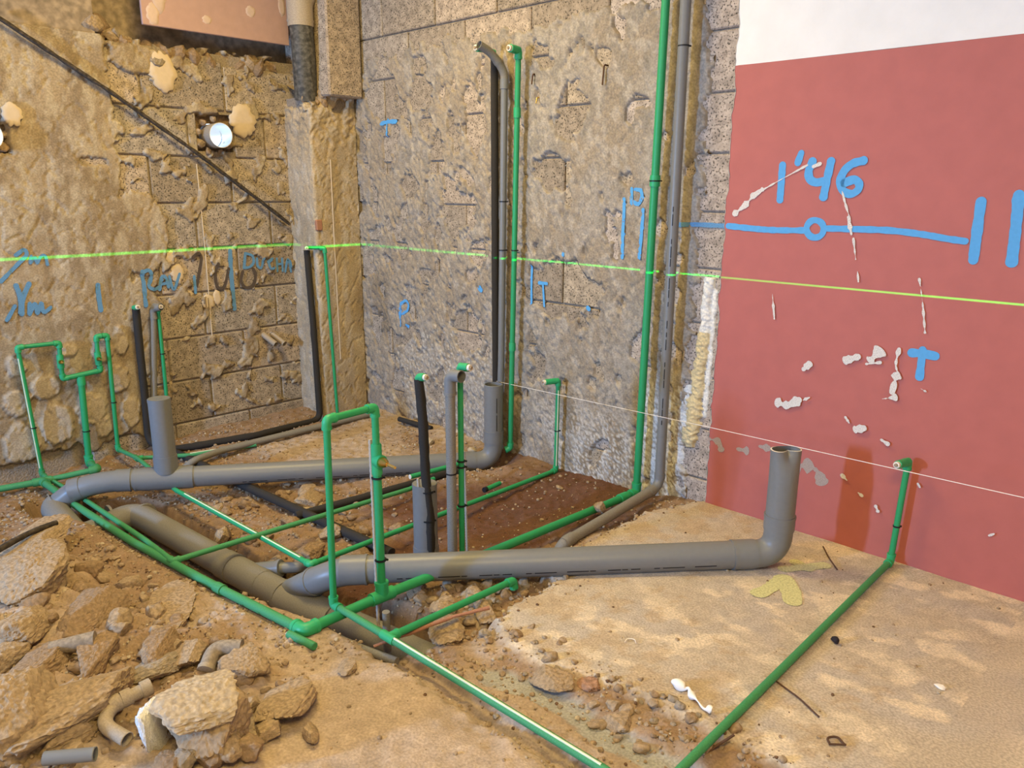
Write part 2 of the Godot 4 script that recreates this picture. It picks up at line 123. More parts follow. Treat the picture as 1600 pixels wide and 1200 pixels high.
const MUD := [Vector3(2.968, 0, 1.645), Vector3(3.095, 0, 1.600), Vector3(3.233, 0, 1.590), Vector3(3.346, 0, 1.613), Vector3(3.457, 0, 1.600), Vector3(3.594, 0, 1.577), Vector3(3.706, 0, 1.575)]

var M := {}
var nA := FastNoiseLite.new()
var nB := FastNoiseLite.new()
var nC := FastNoiseLite.new()
var nR := FastNoiseLite.new()
var nL := FastNoiseLite.new()
var rng := RandomNumberGenerator.new()
var used := {}
var gh_cache := PackedFloat32Array()
var gc_cache := PackedColorArray()
const GX0 := -0.5
const GZ0 := -0.2
const GSTEP := 0.05
const GNX := 152
const GNZ := 138

func _ready() -> void:
	rng.seed = 71
	setup_camera_and_light()
	setup_noise()
	setup_materials()
	bake_ground()
	build_floor()
	build_room_shell()
	build_wall_right()
	build_wall_left()
	build_pilaster()
	build_pipes()
	build_wall_things()
	build_rubble()
	build_small_things()
	build_laser_level()

# ------------------------------------------------------------------ camera, sky, lights
func setup_camera_and_light() -> void:
	var cam := Camera3D.new()
	cam.name = "camera"
	add_child(cam)
	cam.fov = 52.71
	cam.near = 0.05
	cam.far = 60.0
	cam.look_at_from_position(CAM_POS, CAM_POS + CAM_FORWARD, Vector3.UP)
	cam.rotate_object_local(Vector3.BACK, deg_to_rad(0.33))
	cam.current = true

	var env := Environment.new()
	var sky := Sky.new()
	var sm := ProceduralSkyMaterial.new()
	sm.sky_top_color = Color(0.62, 0.78, 0.97)
	sm.sky_horizon_color = Color(0.80, 0.90, 1.0)
	sm.ground_horizon_color = Color(0.80, 0.88, 0.96)
	sm.ground_bottom_color = Color(0.55, 0.58, 0.60)
	sm.sky_energy_multiplier = 1.8
	sm.ground_energy_multiplier = 1.8
	sky.sky_material = sm
	env.background_mode = Environment.BG_SKY
	env.sky = sky
	env.tonemap_mode = Environment.TONE_MAPPER_LINEAR
	env.tonemap_exposure = 0.93
	env.sdfgi_enabled = true
	env.ssao_enabled = true
	env.ssil_enabled = true
	var we := WorldEnvironment.new()
	we.environment = env
	add_child(we)

	# daylight that enters through the narrow window opposite the red wall
	area_light(Vector3(1.10, 1.45, 6.36), Vector3(2.9, 0.9, 0.0), Vector2(0.20, 0.62), DAY_COLOR, DAY_ENERGY)
	# two warm ceiling panels
	area_light(Vector3(1.45, 3.10, 1.45), Vector3(1.45, 0.0, 1.45), Vector2(1.2, 0.6), LAMP_COLOR, LAMP_ENERGY)
	area_light(Vector3(4.7, 3.10, 3.3), Vector3(4.7, 0.0, 3.3), Vector2(1.2, 0.6), LAMP_COLOR, LAMP_ENERGY * 1.25)

const DAY_COLOR := Color(0.56, 0.75, 1.0)
const LAMP_COLOR := Color(1.0, 0.88, 0.53)
const DAY_ENERGY := 34.0
const LAMP_ENERGY := 9.0

func area_light(at: Vector3, to: Vector3, size: Vector2, col: Color, energy: float) -> AreaLight3D:
	var l := AreaLight3D.new()
	l.area_size = size
	l.area_normalize_energy = true
	l.light_color = col
	l.light_energy = energy
	l.shadow_enabled = true
	add_child(l)
	var upv := Vector3.UP if absf((to - at).normalized().y) < 0.95 else Vector3.BACK
	l.look_at_from_position(at, to, upv)
	return l

# ------------------------------------------------------------------ helpers
func setup_noise() -> void:
	nA.seed = 3; nA.frequency = 1.6; nA.fractal_octaves = 4
	nB.seed = 9; nB.frequency = 7.0; nB.fractal_octaves = 3
	nC.seed = 21; nC.frequency = 30.0; nC.fractal_octaves = 2
	nL.seed = 8; nL.frequency = 1.8; nL.fractal_octaves = 2
	nR.seed = 5; nR.frequency = 9.0; nR.fractal_octaves = 3
	nR.fractal_type = FastNoiseLite.FRACTAL_RIDGED

func noise_image(seed_: int, freq: float, oct: int, lo: float, hi: float, kind := 0, size := 512) -> ImageTexture:
	var n := FastNoiseLite.new()
	n.seed = seed_
	n.frequency = freq
	n.fractal_octaves = oct
	if kind == 1:
		n.noise_type = FastNoiseLite.TYPE_CELLULAR
		n.cellular_return_type = FastNoiseLite.RETURN_DISTANCE
	var im := n.get_seamless_image(size, size)
	im.convert(Image.FORMAT_RGB8)
	var d := im.get_data()
	for i in d.size():
		d[i] = int(clampf(lo + (hi - lo) * float(d[i]) / 255.0, 0.0, 1.0) * 255.0)
	return ImageTexture.create_from_image(Image.create_from_data(size, size, false, Image.FORMAT_RGB8, d))

# small dark pits on a light ground, as in light aggregate blocks
func pit_image(seed_: int, freq: float, size := 512) -> ImageTexture:
	var n := FastNoiseLite.new()
	n.seed = seed_
	n.frequency = freq
	n.fractal_octaves = 3
	var a := n.get_seamless_image(size, size)
	a.convert(Image.FORMAT_L8)
	n.seed = seed_ + 7
	n.frequency = freq * 0.22
	var b := n.get_seamless_image(size, size)
	b.convert(Image.FORMAT_L8)
	var da := a.get_data()
	var db := b.get_data()
	var d := PackedByteArray()
	d.resize(size * size)
	for i in size * size:
		var p := float(da[i]) / 255.0
		var q := float(db[i]) / 255.0
		var v := 0.72 + 0.28 * q
		if p < 0.36:
			v *= lerpf(0.45, 1.0, clampf((p - 0.22) / 0.14, 0.0, 1.0))
		d[i] = int(clampf(v + 0.08 * (p - 0.5), 0.0, 1.0) * 255.0)
	return ImageTexture.create_from_image(Image.create_from_data(size, size, false, Image.FORMAT_L8, d))

func lin(r: float, g: float, b: float) -> Color:
	return Color(r, g, b).linear_to_srgb()

func mat(key: String, col: Color, rough: float, tex: Texture2D = null, scale := 1.0, bump := 0.0, vertex := false, bump_tex: Texture2D = null) -> StandardMaterial3D:
	var m := StandardMaterial3D.new()
	m.albedo_color = col
	m.roughness = rough
	m.metallic_specular = 0.4
	if tex:
		m.albedo_texture = tex
		m.uv1_triplanar = true
		m.uv1_world_triplanar = true
		m.uv1_scale = Vector3.ONE * scale
		if bump > 0.0:
			m.heightmap_enabled = true
			m.heightmap_texture = bump_tex if bump_tex else tex
			m.heightmap_scale = bump
	if vertex:
		m.vertex_color_use_as_albedo = true
	M[key] = m
	return m

func setup_materials() -> void:
	var pits := pit_image(4, 0.10)
	var soil := noise_image(11, 0.03, 5, 0.35, 1.0)
	var grit := noise_image(17, 0.07, 4, 0.0, 1.0)
	var rocky := noise_image(19, 0.035, 6, 0.66, 1.08)
	var fine := noise_image(12, 0.06, 5, 0.80, 1.06)
	var smooth_tex := noise_image(13, 0.02, 5, 0.955, 1.0)
	var dust := noise_image(15, 0.012, 5, 0.35, 1.1)
	mat("plaster", Color.WHITE, 0.95, fine, 2.4, 0.09, true, grit)
	mat("ground", Color.WHITE, 0.97, fine, 3.0, 0.10, true, grit)
	for i in 6:
		var t: Array = [[0.50, 0.41, 0.32], [0.44, 0.35, 0.26], [0.55, 0.43, 0.32], [0.40, 0.315, 0.23], [0.52, 0.41, 0.29], [0.47, 0.39, 0.31]][i]
		mat("block%d" % i, lin(t[0], t[1], t[2]), 0.96, pits, 1.5, 0.22)
	mat("block6", lin(0.60, 0.49, 0.40), 0.96, pits, 1.5, 0.22)
	mat("block7", lin(0.54, 0.44, 0.365), 0.96, pits, 1.5, 0.22)
	mat("mortar", lin(0.34, 0.27, 0.20), 0.97, fine, 2.0, 0.3, false, grit)
	mat("red", lin(0.455, 0.128, 0.105), 0.62, smooth_tex, 0.9, 0.05)
	mat("white_wall", lin(0.83, 0.80, 0.77), 0.8, smooth_tex, 0.5, 0.05)
	mat("render_back", lin(0.40, 0.34, 0.27), 0.95, fine, 0.8, 0.3)
	mat("ceiling", lin(0.75, 0.72, 0.68), 0.9, smooth_tex, 0.5)
	mat("blue", lin(0.10, 0.36, 0.70), 0.75, smooth_tex, 5.0)
	mat("blue_faded", lin(0.13, 0.30, 0.52), 0.85, fine, 6.0)
	mat("black_paint", lin(0.10, 0.075, 0.06), 0.9, fine, 6.0)
	mat("chip_white", lin(0.75, 0.70, 0.66), 0.9, fine, 6.0)
	mat("spall", lin(0.42, 0.33, 0.29), 0.95, fine, 6.0)
	mat("lime_paint", lin(0.66, 0.64, 0.33), 0.95, fine, 3.0)
	mat("pvc", lin(0.188, 0.188, 0.188), 0.38, smooth_tex, 4.0)
	mat("pvc_dusty", lin(0.235, 0.215, 0.185), 0.6, fine, 5.0)
	mat("pvc_tan", lin(0.42, 0.33, 0.23), 0.75, fine, 5.0)
	mat("pvc_old", lin(0.16, 0.145, 0.12), 0.6, dust, 5.0)
	mat("pvc_beige", lin(0.45, 0.36, 0.26), 0.6, fine, 4.0)
	mat("green", lin(0.026, 0.31, 0.12), 0.42, smooth_tex, 6.0)
	mat("green_fit", lin(0.032, 0.36, 0.145), 0.42, smooth_tex, 6.0)
	mat("green_dusty", lin(0.06, 0.30, 0.12), 0.6, fine, 6.0)
	mat("stripe", lin(0.62, 0.66, 0.50), 0.6)
	mat("foam_black", lin(0.034, 0.029, 0.025), 0.9, fine, 5.0, 0.1)
	mat("tie", lin(0.012, 0.012, 0.014), 0.5)
	mat("plug", lin(0.75, 0.68, 0.58), 0.5)
	mat("plug_core", lin(0.30, 0.22, 0.14), 0.45)
	var br := mat("brass", lin(0.80, 0.52, 0.16), 0.28)
	br.metallic = 1.0
	var al := mat("aluminium", lin(0.86, 0.87, 0.88), 0.3)
	al.metallic = 1.0
	mat("rebar", lin(0.50, 0.43, 0.36), 0.8, fine, 8.0, 0.3)
	mat("rust", lin(0.11, 0.055, 0.03), 0.85, fine, 6.0)
	mat("cable", lin(0.10, 0.075, 0.055), 0.85, dust, 6.0, 0.2)
	mat("thread", lin(0.80, 0.74, 0.68), 0.8)
	mat("foam_yellow", lin(0.72, 0.56, 0.28), 0.8, fine, 6.0, 0.3)
	mat("foam_white", lin(0.80, 0.76, 0.70), 0.85, fine, 6.0, 0.3)
	mat("pink_board", lin(0.47, 0.295, 0.245), 0.85, smooth_tex, 1.5)
	mat("filler", lin(0.60, 0.44, 0.35), 0.9, smooth_tex, 4.0)
	mat("dab", lin(0.62, 0.48, 0.32), 0.95, smooth_tex, 3.0)
	mat("plain_brown", lin(0.40, 0.30, 0.20), 0.95, rocky, 0.8, 0.1)
	mat("crust_tan", lin(0.54, 0.42, 0.285), 0.95, rocky, 3.0, 0.1)
	mat("brick_red", lin(0.42, 0.20, 0.12), 0.95, fine, 5.0, 0.3)
	mat("rock0", lin(0.44, 0.315, 0.195), 0.97, rocky, 3.2, 0.10, false, grit)
	mat("rock1", lin(0.36, 0.24, 0.14), 0.97, rocky, 3.2, 0.10, false, grit)
	mat("rock2", lin(0.38, 0.30, 0.215), 0.97, rocky, 3.2, 0.10, false, grit)
	mat("rock3", lin(0.60, 0.48, 0.33), 0.97, rocky, 3.2, 0.10, false, grit)
	mat("rock4", lin(0.42, 0.235, 0.145), 0.97, rocky, 3.2, 0.10, false, grit)
	mat("rock5", lin(0.20, 0.11, 0.06), 0.97, rocky, 3.2, 0.10, false, grit)
	mat("dark_stone", lin(0.022, 0.018, 0.026), 0.85, fine, 8.0)
	mat("paper_white", lin(0.82, 0.78, 0.74), 0.8)
	mat("device_red", lin(0.45, 0.06, 0.03), 0.5)
	mat("device_dark", lin(0.03, 0.03, 0.03), 0.6)
	mat("frame_white", lin(0.75, 0.74, 0.72), 0.5)
	var gl := mat("glass", Color(0.9, 0.95, 1.0, 0.08), 0.0)
	gl.transparency = BaseMaterial3D.TRANSPARENCY_ALPHA
	var lamp := mat("lamp_glow", lin(0.9, 0.85, 0.7), 0.6)
	lamp.emission_enabled = true
	lamp.emission = Color(1.0, 0.80, 0.45)
	lamp.emission_energy_multiplier = 2.0

func pick_name(called: String) -> String:
	var k: int = used.get(called, 0)
	used[called] = k + 1
	return called if k == 0 else "%s_%03d" % [called, k]

func thing(called: String, label: String, category: String, at := Vector3.ZERO, group := "") -> Node3D:
	var o := Node3D.new()
	o.name = pick_name(called)
	add_child(o)
	o.position = at
	o.set_meta("label", label)
	o.set_meta("category", category)
	if group:
		o.set_meta("group", group)
	return o

func struct(called: String) -> Node3D:
	var o := Node3D.new()
	o.name = called
	add_child(o)
	o.set_meta("kind", "structure")
	return o

func put(parent: Node, called: String, mesh: Mesh, m: Material, at := Vector3.ZERO) -> MeshInstance3D:
	var o := MeshInstance3D.new()
	o.name = called
	o.mesh = mesh
	o.material_override = m
	o.position = at
	parent.add_child(o, true)
	return o

func solo(called: String, mesh: Mesh, m: Material, at: Vector3, label: String, category: String, group := "") -> MeshInstance3D:
	var o := MeshInstance3D.new()
	o.name = pick_name(called)
	o.mesh = mesh
	o.material_override = m
	o.position = at
	add_child(o)
	o.set_meta("label", label)
	o.set_meta("category", category)
	if group:
		o.set_meta("group", group)
	return o

func arrays_mesh(v: PackedVector3Array, n: PackedVector3Array, idx: PackedInt32Array, c := PackedColorArray()) -> ArrayMesh:
	var a := []
	a.resize(Mesh.ARRAY_MAX)
	a[Mesh.ARRAY_VERTEX] = v
	a[Mesh.ARRAY_NORMAL] = n
	a[Mesh.ARRAY_INDEX] = idx
	if c.size():
		a[Mesh.ARRAY_COLOR] = c
	var m := ArrayMesh.new()
	m.add_surface_from_arrays(Mesh.PRIMITIVE_TRIANGLES, a)
	return m

func box_mesh(s: Vector3) -> BoxMesh:
	var b := BoxMesh.new()
	b.size = s
	return b

# box between two corners, as a child
func slab(parent: Node, called: String, a: Vector3, b: Vector3, m: Material) -> MeshInstance3D:
	return put(parent, called, box_mesh((b - a).abs()), m, (a + b) * 0.5)

# box with chamfered edges (44 triangles)
func chamfer_box(s: Vector3, c: float) -> ArrayMesh:
	var st := SurfaceTool.new()
	st.begin(Mesh.PRIMITIVE_TRIANGLES)
	var h := s * 0.5
	var pts := {}
	for sx in [-1, 1]:
		for sy in [-1, 1]:
			for sz in [-1, 1]:
				pts[Vector4i(sx, sy, sz, 0)] = Vector3(sx * h.x, sy * (h.y - c), sz * (h.z - c))
				pts[Vector4i(sx, sy, sz, 1)] = Vector3(sx * (h.x - c), sy * h.y, sz * (h.z - c))
				pts[Vector4i(sx, sy, sz, 2)] = Vector3(sx * (h.x - c), sy * (h.y - c), sz * h.z)
	var tri := func(a: Vector3, b: Vector3, d: Vector3) -> void:
		var n := (b - a).cross(d - a)
		var out := n.dot(a + b + d) > 0.0
		st.set_normal((n if out else -n).normalized())
		if out:
			st.add_vertex(a); st.add_vertex(d); st.add_vertex(b)
		else:
			st.add_vertex(a); st.add_vertex(b); st.add_vertex(d)
	var quad := func(a: Vector3, b: Vector3, d: Vector3, e: Vector3) -> void:
		tri.call(a, b, d)
		tri.call(a, d, e)
	for s1 in [-1, 1]:
		quad.call(pts[Vector4i(s1, -1, -1, 0)], pts[Vector4i(s1, 1, -1, 0)], pts[Vector4i(s1, 1, 1, 0)], pts[Vector4i(s1, -1, 1, 0)])
		quad.call(pts[Vector4i(-1, s1, -1, 1)], pts[Vector4i(1, s1, -1, 1)], pts[Vector4i(1, s1, 1, 1)], pts[Vector4i(-1, s1, 1, 1)])
		quad.call(pts[Vector4i(-1, -1, s1, 2)], pts[Vector4i(1, -1, s1, 2)], pts[Vector4i(1, 1, s1, 2)], pts[Vector4i(-1, 1, s1, 2)])
		for s2 in [-1, 1]:
			quad.call(pts[Vector4i(s1, s2, -1, 0)], pts[Vector4i(s1, s2, 1, 0)], pts[Vector4i(s1, s2, 1, 1)], pts[Vector4i(s1, s2, -1, 1)])
			quad.call(pts[Vector4i(s1, -1, s2, 0)], pts[Vector4i(s1, 1, s2, 0)], pts[Vector4i(s1, 1, s2, 2)], pts[Vector4i(s1, -1, s2, 2)])
			quad.call(pts[Vector4i(-1, s1, s2, 1)], pts[Vector4i(1, s1, s2, 1)], pts[Vector4i(1, s1, s2, 2)], pts[Vector4i(-1, s1, s2, 2)])
			for s3 in [-1, 1]:
				tri.call(pts[Vector4i(s1, s2, s3, 0)], pts[Vector4i(s1, s2, s3, 1)], pts[Vector4i(s1, s2, s3, 2)])
	return st.commit()

# polyline with rounded corners
func rounded(pts: Array, rad: float, n := 6) -> PackedVector3Array:
	var out := PackedVector3Array()
	out.append(pts[0])
	for i in range(1, pts.size() - 1):
		var a: Vector3 = pts[i - 1]
		var b: Vector3 = pts[i]
		var c: Vector3 = pts[i + 1]
		var d1: float = minf(rad, (a - b).length() * 0.48)
		var d2: float = minf(rad, (c - b).length() * 0.48)
		var p0: Vector3 = b + (a - b).normalized() * d1
		var p2: Vector3 = b + (c - b).normalized() * d2
		for k in n + 1:
			var t := float(k) / n
			out.append(p0 * (1 - t) * (1 - t) + b * 2 * t * (1 - t) + p2 * t * t)
	out.append(pts[pts.size() - 1])
	return out

# tube swept along points; radii is a number or one for each point
func sweep(pts: PackedVector3Array, radii, sides := 14, off := Vector3.ZERO, caps := true, inward := false, wob := 0.0) -> ArrayMesh:
	var v := PackedVector3Array()
	var nn := PackedVector3Array()
	var idx := PackedInt32Array()
	var cnt := pts.size()
	var dir0 := (pts[1] - pts[0]).normalized()
	var u := dir0.cross(Vector3.UP if absf(dir0.y) < 0.9 else Vector3.RIGHT).normalized()
	for i in cnt:
		var d: Vector3
		if i == 0:
			d = pts[1] - pts[0]
		elif i == cnt - 1:
			d = pts[i] - pts[i - 1]
		else:
			d = (pts[i + 1] - pts[i]).normalized() + (pts[i] - pts[i - 1]).normalized()
		d = d.normalized()
		u = (u - d * u.dot(d)).normalized()
		var w := d.cross(u)
		var r: float = radii if radii is float else radii[i]
		for k in sides + 1:
			var a := TAU * k / sides
			var n := u * cos(a) + w * sin(a)
			var rr := r
			if wob > 0.0:
				var q := pts[i] * 1.0 + n * r
				rr += wob * (nB.get_noise_3d(q.x * 2.0, q.y * 2.0, q.z * 2.0) if wob < 0.008 else nC.get_noise_3d(q.x * 1.2, q.y * 1.2, q.z * 1.2) + 0.5 * nB.get_noise_3d(q.x, q.y, q.z))
			v.append(pts[i] + n * rr - off)
			nn.append(-n if inward else n)
	for i in cnt - 1:
		for k in sides:
			var a := i * (sides + 1) + k
			var b := a + sides + 1
			if inward:
				idx.append_array([a, a + 1, b, a + 1, b + 1, b])
			else:
				idx.append_array([a, b, a + 1, a + 1, b, b + 1])
	if caps:
		for e in [0, cnt - 1]:
			var d: Vector3 = (pts[1] - pts[0]) if e == 0 else (pts[cnt - 1] - pts[cnt - 2])
			d = -d.normalized() if e == 0 else d.normalized()
			var base := v.size()
			v.append(pts[e] - off)
			nn.append(d)
			for k in sides + 1:
				v.append(v[e * (sides + 1) + k])
				nn.append(d)
			for k in sides:
				if e == 0:
					idx.append_array([base, base + 1 + k, base + 2 + k])
				else:
					idx.append_array([base, base + 2 + k, base + 1 + k])
	return arrays_mesh(v, nn, idx)

# open end of a pipe: rim, inner wall and a dark floor deep inside
func open_end(parent: Node, at: Vector3, dir: Vector3, r: float, m: Material, depth := 0.12, off := Vector3.ZERO, squash := 0.0) -> void:
	var d := dir.normalized()
	var ri := r * 0.90
	var st := SurfaceTool.new()
	st.begin(Mesh.PRIMITIVE_TRIANGLES)
	var u := d.cross(Vector3.UP if absf(d.y) < 0.9 else Vector3.RIGHT).normalized()
	var w := d.cross(u)
	var n := 24
	for k in n:
		var a0 := TAU * k / n
		var a1 := TAU * (k + 1) / n
		var e0 := u * cos(a0) + w * sin(a0)
		var e1 := u * cos(a1) + w * sin(a1)
		var o0 := at - off + e0 * r
		var o1 := at - off + e1 * r
		var lip := d * 0.003
		var i0 := at - off + e0 * ri + lip
		var i1 := at - off + e1 * ri + lip
		for t in [[o0 + lip, o1 + lip, i1], [o0 + lip, i1, i0], [o0, o1, o1 + lip], [o0, o1 + lip, o0 + lip]]:
			for p in t:
				st.add_vertex(p)
	st.generate_normals()
	put(parent, "rim", st.commit(), m)
	var inner := PackedVector3Array([at + d * 0.003, at - d * depth])
	put(parent, "bore", sweep(inner, ri, 24, off, false, true), m)

func ring(parent: Node, called: String, at: Vector3, dir: Vector3, r: float, len_: float, m: Material, off := Vector3.ZERO) -> MeshInstance3D:
	var d := dir.normalized() * len_ * 0.5
	return put(parent, called, sweep(PackedVector3Array([at - d, at - d * 0.8, at + d * 0.8, at + d]), [r * 0.97, r, r, r * 0.97], 20, off), m)

func tie(parent: Node, at: Vector3, dir: Vector3, r: float, off := Vector3.ZERO) -> void:
	ring(parent, "cable_tie", at, dir, r + 0.0022, 0.006, M.tie, off)
	var side := dir.cross(Vector3(0.7, 0.1, 0.7)).normalized()
	put(parent, "cable_tie", box_mesh(Vector3(0.008, 0.006, 0.006)), M.tie, at + side * (r + 0.004) - off)

# PPR elbow: a thicker bend with two collars, at the corner b between a and c
func elbow(parent: Node, a: Vector3, b: Vector3, c: Vector3, r: float, m: Material, off := Vector3.ZERO, k := 1.32, reach := 2.4) -> void:
	var p0 := b + (a - b).normalized() * r * reach
	var p1 := b + (c - b).normalized() * r * reach
	var el := put(parent, "elbow", sweep(rounded([p0, b, p1], r * 1.7), r * k, 16, off), m)
	for e in [[p0, a], [p1, c]]:
		ring(el, "collar", e[0], e[1] - b, r * (k + 0.10), r * 0.8, m, off)

func tee(parent: Node, at: Vector3, dir: Vector3, side: Vector3, r: float, m: Material, off := Vector3.ZERO) -> void:
	var d := dir.normalized()
	var te := put(parent, "tee", sweep(PackedVector3Array([at - d * r * 2.6, at + d * r * 2.6]), r * 1.32, 16, off), m)
	var s := side.normalized()
	put(te, "tee_branch", sweep(PackedVector3Array([at, at + s * r * 2.8]), r * 1.3, 16, off), m)
	ring(te, "collar", at + s * r * 2.8, s, r * 1.42, r * 0.7, m, off)

# outlet stub with a pale plug
func plug_end(parent: Node, at: Vector3, dir: Vector3, r: float, off := Vector3.ZERO) -> void:
	var d := dir.normalized()
	var pl := ring(parent, "plug", at + d * 0.004, d, r * 1.05, 0.016, M.plug, off)
	ring(pl, "plug_core", at + d * 0.012, d, r * 0.55, 0.012, M.plug_core, off)

# grid surface: pos(i, j) and col(i, j) come as arrays; cells with keep == 0 are left out
func grid_mesh(nu: int, nv: int, v: PackedVector3Array, c: PackedColorArray, keep: PackedByteArray, flip: bool) -> ArrayMesh:
	var n := PackedVector3Array()
	n.resize(v.size())
	for j in nv:
		for i in nu:
			var a := v[j * nu + maxi(i - 1, 0)]
			var b := v[j * nu + mini(i + 1, nu - 1)]
			var d := v[maxi(j - 1, 0) * nu + i]
			var e := v[mini(j + 1, nv - 1) * nu + i]
			var x := (b - a).cross(e - d).normalized()
			n[j * nu + i] = -x if flip else x
	var idx := PackedInt32Array()
	for j in nv - 1:
		for i in nu - 1:
			if keep.size() and keep[j * (nu - 1) + i] == 0:
				continue
			var a := j * nu + i
			if flip:
				idx.append_array([a, a + 1, a + nu, a + 1, a + nu + 1, a + nu])
			else:
				idx.append_array([a, a + nu, a + 1, a + 1, a + nu, a + nu + 1])
	return arrays_mesh(v, n, idx, c)

func sstep(a: float, b: float, x: float) -> float:
	var t := clampf((x - a) / (b - a), 0.0, 1.0)
	return t * t * (3.0 - 2.0 * t)

# ------------------------------------------------------------------ ground
const SOIL := [[0.465, 0.35, 0.255], [0.135, 0.062, 0.036], [0.305, 0.195, 0.118], [0.56, 0.46, 0.35], [0.40, 0.36, 0.30]]

func slab_side(p: Vector2) -> float:
	# distance to the broken edge of the concrete floor, positive on the concrete
	var best := 1e9
	var sgn := 1.0
	for i in SLAB.size() - 1:
		var a: Vector2 = SLAB[i]
		var b: Vector2 = SLAB[i + 1]
		var q := Geometry2D.get_closest_point_to_segment(p, a, b)
		var d := p.distance_to(q)
		if d < best - 0.0001:
			best = d
			sgn = signf((b - a).cross(p - a))
	if p.x > 3.9:
		return 1.0
	return -best * sgn

var runs := PackedFloat32Array()

func add_run(key: String, i0: int, i1: int, r: float) -> void:
	for i in range(i0, i1):
		var a: Vector3 = PATHS[key][i]
		var b: Vector3 = PATHS[key][i + 1]
		runs.append_array([a.x, a.y, a.z, b.x, b.y, b.z, r])

# the soil lies below every pipe that runs over it
func under_runs(x: float, z: float, h: float) -> float:
	var n := runs.size() / 7
	for k in n:
		var i := k * 7
		var r := runs[i + 6]
		var m := r + 0.10
		if x < minf(runs[i], runs[i + 3]) - m or x > maxf(runs[i], runs[i + 3]) + m or z < minf(runs[i + 2], runs[i + 5]) - m or z > maxf(runs[i + 2], runs[i + 5]) + m:
			continue
		var dx := runs[i + 3] - runs[i]
		var dz := runs[i + 5] - runs[i + 2]
		var t := clampf(((x - runs[i]) * dx + (z - runs[i + 2]) * dz) / (dx * dx + dz * dz + 0.00001), 0.0, 1.0)
		var ex := x - runs[i] - dx * t
		var ez := z - runs[i + 2] - dz * t
		var d := sqrt(ex * ex + ez * ez)
		if d < m:
			var lim := lerpf(runs[i + 1], runs[i + 4], t) - r * 0.92 + maxf(0.0, d - r) * 0.75
			h = minf(h, lim)
	return h

func bake_ground() -> void:
	add_run("drain_back", 1, 4, 0.058)
	add_run("drain_front", 2, 3, 0.055)
	add_run("green_main", 1, 4, 0.02)
	add_run("green_main", 5, 7, 0.02)
	var chains := [[PATHS["green_main"][4]] + PATHS["green_main_mid"] + [PATHS["green_main"][5]], [PATHS["green_long"][15]] + PATHS["green_long_mid"] + [PATHS["green_long"][16]]]
	for ch in chains:
		for i in ch.size() - 1:
			runs.append_array([ch[i].x, ch[i].y, ch[i].z, ch[i + 1].x, ch[i + 1].y, ch[i + 1].z, 0.022])
	add_run("green_long", 2, 6, 0.014)
	add_run("green_long", 16, 18, 0.014)
	add_run("green_stem", 1, 3, 0.02)
	add_run("valve_side", 0, 1, 0.014)
	add_run("foam_ground", 0, 3, 0.022)
	add_run("left_foam", 2, 6, 0.022)
	add_run("foam_cross", 0, 3, 0.02)
	add_run("waste_ground", 0, 3, 0.02)
	add_run("green_ground", 0, 2, 0.013)
	add_run("waste_right", 1, 2, 0.024)
	add_run("side_branch", 0, 2, 0.034)
	gh_cache.resize(GNX * GNZ)
	gc_cache.resize(GNX * GNZ)
	for j in GNZ:
		for i in GNX:
			var x := GX0 + i * GSTEP
			var z := GZ0 + j * GSTEP
			var sw := 0.0
			var sh := 0.0
			var r := 0.0
			var g := 0.0
			var b := 0.0
			for q in GROUND:
				var dx: float = q[0] - x
				var dz: float = q[1] - z
				var d2 := dx * dx + dz * dz + 0.003
				var w := 1.0 / (d2 * d2)
				sw += w
				sh += w * q[2]
				var s: Array = SOIL[q[3]]
				r += w * s[0]
				g += w * s[1]
				b += w * s[2]
			gh_cache[j * GNX + i] = sh / sw
			gc_cache[j * GNX + i] = Color(r / sw, g / sw, b / sw)

func seg_dist(p: Vector2, a: Vector3, b: Vector3) -> float:
	return p.distance_to(Geometry2D.get_closest_point_to_segment(p, Vector2(a.x, a.z), Vector2(b.x, b.z)))

func ground_base(x: float, z: float) -> Array:
	var fx := clampf((x - GX0) / GSTEP, 0.0, GNX - 1.001)
	var fz := clampf((z - GZ0) / GSTEP, 0.0, GNZ - 1.001)
	var i := int(fx)
	var j := int(fz)
	var tx := fx - i
	var tz := fz - j
	var k := j * GNX + i
	var h := lerpf(lerpf(gh_cache[k], gh_cache[k + 1], tx), lerpf(gh_cache[k + GNX], gh_cache[k + GNX + 1], tx), tz)
	var c := gc_cache[k].lerp(gc_cache[k + 1], tx).lerp(gc_cache[k + GNX].lerp(gc_cache[k + GNX + 1], tx), tz)
	return [h, c]

